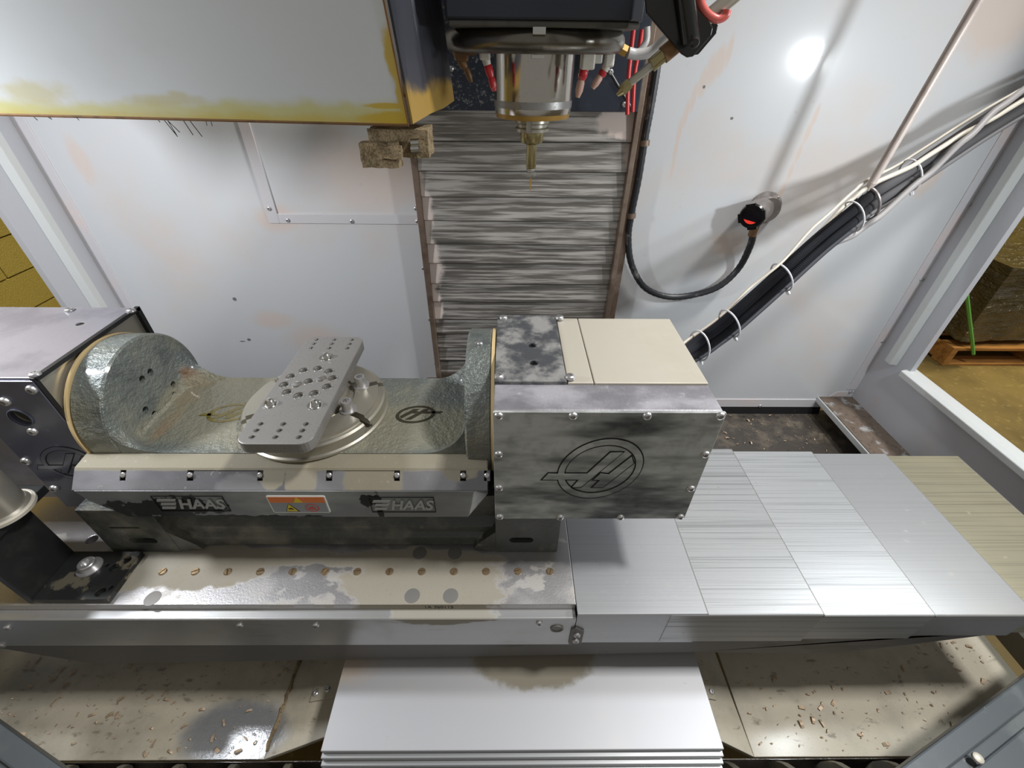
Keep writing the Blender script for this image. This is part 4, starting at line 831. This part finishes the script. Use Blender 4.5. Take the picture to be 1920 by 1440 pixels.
# ================================================================ WASH LANCE ARM
la = empty('wash_lance_arm', pix(1270, 60, y=.77), 'black twin plate bracket clamping a chrome wash lance beside the spindle head', 'wash lance')
bp = [(1205, -60), (1213, 25), (1278, 101), (1289, 108), (1300, 106), (1334, 66), (1337, 52), (1331, 42), (1298, 6), (1290, -60)]
for k, yy in enumerate((.748, .776)):
    off_ = 0 if k == 0 else 10
    g = G(); ps = [pix(x+off_, y-off_*.4, y=yy) for x, y in bp]
    g.prism([(p.x, p.z) for p in ps], front, yy, yy+.006); obj('bracket_plate', g, 'blackgloss', la, 0, .001)
g = G(); a = pix(1280, -40, y=.742); b = pix(1296, 78, y=.742); g.tube([a, a+(b-a)*.5, b], .0115, 12); obj('clamp_lever', g, 'blackgloss', la, 1)
g = G(); c = pix(1297, 80, y=.731); g.lathe([(.006, 0), (.0065, .012), (.004, .016)], c, (0, -1, 0), 12); obj('lever_screw', g, 'screwdk', la)
def LP(x, y): return pix(x, y, y=.766)
for (p0, p1, r0, r1, m, nm) in [((1157, 178), (1166, 170), .0032, .0060, 'brass', 'jet_tip'), ((1166, 170), (1180, 156), .0080, .0080, 'brass', 'jet_body'), ((1178, 158), (1222, 122), .0052, .0058, 'machined', 'lance_tube'), ((1221, 123), (1245, 102), .0090, .0090, 'brass', 'lance_sleeve'), ((1243, 104), (1272, 80), .0110, .0110, 'brown', 'lance_barrel'), ((1268, 82), (1400, -28), .0095, .0095, 'machined', 'lance_barrel')]:
    g = G(); g.cyl(LP(*p0), LP(*p1), r0, r1, 6 if nm == 'jet_body' else 18); obj(nm, g, m, la, .6)
g = G(); g.tube(spline([pix(x, y, y=.752) for x, y in [(1308, -25), (1315, 8), (1328, 27), (1345, 36), (1360, 30), (1364, 18)]], 8), .0050, 10); tag(obj('air_tube', g, 'pinktube', smooth=1), 'salmon red air tube looped round the chrome lance', 'tube')
# ================================================================ TOOL CHANGER COVER
tc = empty('tool_changer', pix(500, 232, y=.72), 'large pale grey tool changer cover with yellow stained lower edge', 'tool changer')
b0 = pix(-350, 207, y=.72); b1 = pix(766, 236, y=.72); t1 = pix(719, 0, x=b1.x); t1 = b1+(t1-b1)*2.6; t0 = Vector((b0.x, t1.y, t1.z))
g = G(); th_ = Vector((0, .004, 0)); q_ = [b0, b1, t1, t0]; g.add(q_+[p+th_ for p in q_], [(0, 1, 2, 3), (7, 6, 5, 4), (0, 4, 5, 1), (1, 5, 6, 2), (2, 6, 7, 3), (3, 7, 4, 0)]); obj('front_cover', g, 'changer', tc, 0, .001)
g = G(); g.tube([b0+Vector((0, 0, .001)), b1+Vector((0, 0, .001)), t1], .0022, 6); obj('cover_edge', g, 'brown', tc, .6)
# side sheet of three facets, between the front edge and the rear
s0 = [b1+Vector((.0035, .002, .002)), pix(806, 212, y=.80), pix(829, 203, y=.845), pix(849, 189, y=.88)]
dirv = (t1-b1).normalized()
tops = [s0[0]+(t1-b1)*.99] + [s+Vector((-.030, 0, .34)) for s in s0[1:]]
vs_ = s0+tops+[p+Vector((-.05, .0, .002)) for p in s0]; n = 4
g = G(); g.add(s0+tops, [(i, i+1, 5+i, 4+i) for i in range(3)]); sd = obj('side_sheet', g, 'changerside', tc, 0); m_ = sd.modifiers.new('thick', 'SOLIDIFY'); m_.thickness = .003
g = G(); g.prism([(b0.x, .724), (b1.x, .724), (s0[1].x, .80), (s0[2].x, .845), (s0[3].x, .88), (b0.x, .88)], topm, b1.z+.034, b1.z+.038); obj('bottom_plate', g, 'changerside', tc, 0)
# caked arm block below
a, b = pix(676, 266, y=.735), pix(752, 312, y=.735)
def blob(x0, x1, y0, y1, z0, z1, n=14, amp=.0016):
    gg = G()
    def bp_(p): return p+Vector((mnoise.noise(p*90), mnoise.noise(p*90+Vector((5, 3, 1))), mnoise.noise(p*90+Vector((9, 2, 7)))))*amp
    L = lambda u, v, t: u+(v-u)*t
    def grid(fn):
        vs = [bp_(fn(i/n, j/n)) for i in range(n+1) for j in range(n+1)]; gg.add(vs, [(i*(n+1)+j, i*(n+1)+j+1, (i+1)*(n+1)+j+1, (i+1)*(n+1)+j) for i in range(n) for j in range(n)])
    for k in (0, 1):
        grid(lambda s, t: Vector((L(x0, x1, s), (y0, y1)[k], L(z0, z1, t)))); grid(lambda s, t: Vector(((x0, x1)[k], L(y0, y1, s), L(z0, z1, t)))); grid(lambda s, t: Vector((L(x0, x1, s), L(y0, y1, t), (z0, z1)[k])))
    return gg
ar = empty('changer_arm', pix(740, 280, y=.76), 'dust caked tool changer arm block below the grey cover', 'tool arm')
obj('arm_block', blob(a.x+.010, pix(803, 270, y=.745).x, .745, .80, pix(790, 296, y=.745).z, pix(790, 243, y=.745).z), 'crud', ar, .8)
obj('gripper_finger', blob(a.x, b.x, .722, .748, b.z, a.z), 'crud', ar, .8)
p = pix(756, 300, y=.72); obj('gripper_pad', blob(pix(707, 285, y=.72).x, p.x, .716, .723, p.z+.001, pix(707, 273, y=.72).z), 'crud', ar, .8)
for py in (268, 279):
    g = G(); g.cyl(pix(771, py, y=.742), pix(786, py-1, y=.742), .0058, .0058, 12); obj('pin', g, 'steel', ar)
# wiry bristles poking out under the cover
g = G()
for (x0, y0, x1, y1) in [(302, 224, 333, 256), (306, 224, 337, 248), (310, 225, 331, 253), (340, 226, 362, 253), (352, 227, 379, 256), (57, 219, 70, 225), (78, 219, 96, 223), (88, 219, 97, 224), (138, 220, 148, 225), (290, 223, 300, 229), (385, 228, 388, 235), (394, 229, 398, 236)]:
    g.tube([pix(x0, y0-6, y=.745), pix(x1, y1, y=.76)], .0006, 5)
bo = obj('bristles', g, 'blackgloss', tc); bo['kind'] = 'stuff'
# ================================================================ CHIP TRAYS, AUGERS, SILLS
TZ = -1.06
def tray(name, x0, x1, xin, sgn, label):
    t = empty(name, ((x0+x1)/2, .4, TZ-.02), label, 'chip tray')
    g = G(); g.prism([(.228, TZ-.006), (.228, TZ), (.60, TZ+.0), (.60, TZ-.006)], side, min(x0, x1), max(x0, x1)); obj('tray_sheet', g, 'tray', t, 0, .001)
    # inner sheet rising towards the front way cover
    a, b, c, d = [Vector(v) for v in ((x1, .228, TZ), (x1+sgn*.012, .60, TZ), (xin, .60, TZ+.035), (xin, .262, TZ+.030))]
    g = G(); dn = Vector((0, 0, -.012)); g.add([a, b, c, d, a+dn, b+dn, c+dn, d+dn], [(0, 1, 2, 3), (7, 6, 5, 4), (0, 4, 5, 1), (1, 5, 6, 2), (2, 6, 7, 3), (3, 7, 4, 0)]); sh_ = obj('inner_sheet', g, 'tray', t, 0, .001)
    # screwed patch plate
    def on(u, v): return a+(b-a)*v+((d-a)+(c-d-(b-a))*v)*u+Vector((0, 0, .002))
    q = [on(.42, .20), on(.97, .17), on(.97, .8), on(.42, .8)]; up_ = Vector((0, 0, .003))
    g = G(); g.add(q+[p+up_ for p in q], [(3, 2, 1, 0), (4, 5, 6, 7), (0, 1, 5, 4), (1, 2, 6, 5), (2, 3, 7, 6), (3, 0, 4, 7)]); pp = obj('patch_plate', g, 'tray', sh_, 0, .0008)
    for u in (.48, .66, .90): inst('screw', ME['b6'], on(u, .235)+up_*.9, pp)
    return t
tray('chip_tray', XL, -.455, -.318, 1, 'silt covered chip tray with a wet shiny patch and tan chips')
tray('chip_tray', 1.10, .470, .368, -1, 'dull silt covered chip tray under the nested cover panels')
# sludge bead along the left tray fold
g = G(); g.tube([Vector((-.455+random.uniform(-.002, .002)+.012*t/30, .24+.34*t/30, TZ+.002)) for t in range(31)], .004, 6, rad=lambda i: random.uniform(.002, .005)); sb = tag(obj('sludge_bead', g, 'crud', smooth=1), 'brown sludge bead along the fold in the tray', 'sludge'); sb['kind'] = 'stuff'
# loose chips
def chips(n, bx_, label, TZ=-1.06):
    g = G()
    for _ in range(n):
        x = random.uniform(bx_[0], bx_[1]); y = random.uniform(bx_[2], bx_[3]); s = random.choice([.0015, .0015, .002, .002, .0025, .003, .004, .0065]); a = random.uniform(0, 6.28); wd = s*random.uniform(.25, .5)
        ca, sa = math.cos(a), math.sin(a); vs = []
        for i in range(4):
            u = -s+2*s*i/3; h = .0012+random.uniform(0, .002)+(i in (1, 2))*s*.3
            for w_ in (-wd, wd): vs.append((x+ca*u-sa*w_, y+sa*u+ca*w_, TZ+h))
        g.add(vs, [(2*i, 2*i+1, 2*i+3, 2*i+2) for i in range(3)])
    o = tag(obj('metal_chips', g, 'chips', smooth=0), label, 'chips'); o['kind'] = 'stuff'; return o
chips(330, (XL+.1, -.47, .235, .50), 'scattered tan metal chips on the tray with the wet patch')
chips(260, (.49, 1.08, .235, .50), 'scattered small chips on the tray under the cover panels')
chips(90, (.45, 1.09, 1.0, 1.18), 'chips lying in the dark pan at the foot of the back panel', -1.036)
# auger trough + augers
g = G(); g.prism([(-.02, -1.0), (-.02, -1.16), (.1, -1.2), (.2, -1.2), (.226, -1.16), (.226, -1.068), (.2275, -1.068), (.2275, -1.16), (.2, -1.21), (.1, -1.21), (-.03, -1.17), (-.03, -1.0)], side, XL, XR); struct(obj('floor_trough', g, 'traydark', smooth=0), 'dark auger trough at the front of the enclosure')
def auger(xa, xb, label):
    ag = empty('chip_auger', ((xa+xb)/2, .158, -1.2), label, 'auger'); c = Vector((0, .158, -1.075))
    g = G(); g.cyl((xa, c.y, c.z), (xb, c.y, c.z), .016, .016, 16); obj('shaft', g, 'auger', ag)
    g = G(); n = int((xb-xa)/.1*24); vs = []; fs = []; th_ = .012
    for i in range(n+1):
        t = 2*math.pi*i/24; x = xa+(xb-xa)*i/n
        for dx in (0, th_):
            for r in (.014, .066): vs.append((x+dx, c.y+r*math.cos(t), c.z+r*math.sin(t)))
    for i in range(n):
        k = i*4; j = k+4; fs += [(k, k+1, j+1, j), (k+2, j+2, j+3, k+3), (k+1, k+3, j+3, j+1), (k, j, j+2, k+2)]
    g.add(vs, fs); obj('flight', g, 'auger', ag, .5)
auger(.40, 1.12, 'steel chip auger in the trough below the dull tray'); auger(XL+.05, -.34, 'steel chip auger in the trough below the tray with the wet patch')
g = G(); g.box(XL, XR, -.06, -.045, -1.2, -.955); struct(obj('wall_front', g, 'sill', smooth=0), 'grey apron panel below the open door')
# front sills (V shaped)
def sill(nm, A, B, sgn, label):
    A, B = Vector(A), Vector(B); d = (B-A).normalized(); n = Vector((d.y, -d.x, 0))*sgn   # n points to the operator
    if n.y > 0: n = -n
    A = A-d*.4; B = B+d*.5
    def pr(poly): 
        g = G(); vs = [A+n*u+Vector((0, 0, v)) for u, v in poly]+[B+n*u+Vector((0, 0, v)) for u, v in poly]; k = len(poly)
        g.add(vs, [tuple(range(k)), tuple(range(2*k-1, k-1, -1))]+[(i, i+k, (i+1) % k+k, (i+1) % k) for i in range(k)]); return g
    o = struct(obj(nm, pr([(0, 0), (.030, -.002), (.030, -.05), (0, -.05)]), 'sill', smooth=0, bevel=.003), label)
    obj('sill_groove', pr([(.030, -.022), (.046, -.022), (.046, -.05), (.030, -.05)]), 'sill', o, 0)
    obj('sill_step', pr([(.046, -.014), (.13, -.016), (.13, -.05), (.046, -.05)]), 'sill', o, 0, .003)
    return o
SZ = -.90
sr = sill('trim_3', pix(1688, 1440, z=SZ), pix(1920, 1268, z=SZ), 1, 'scuffed grey diagonal door sill beside the dull tray')
sill('trim_4', pix(118, 1440, z=SZ), pix(0, 1356, z=SZ), -1, 'scuffed grey diagonal door sill beside the tray with chips')
p = pix(1832, 1422, z=SZ-.010); g = G(); g.lathe([(.008, 0), (.0075, .004), (.004, .006)], p, (0, 0, 1), 12); obj('screw', g, 'boxtop', sr)
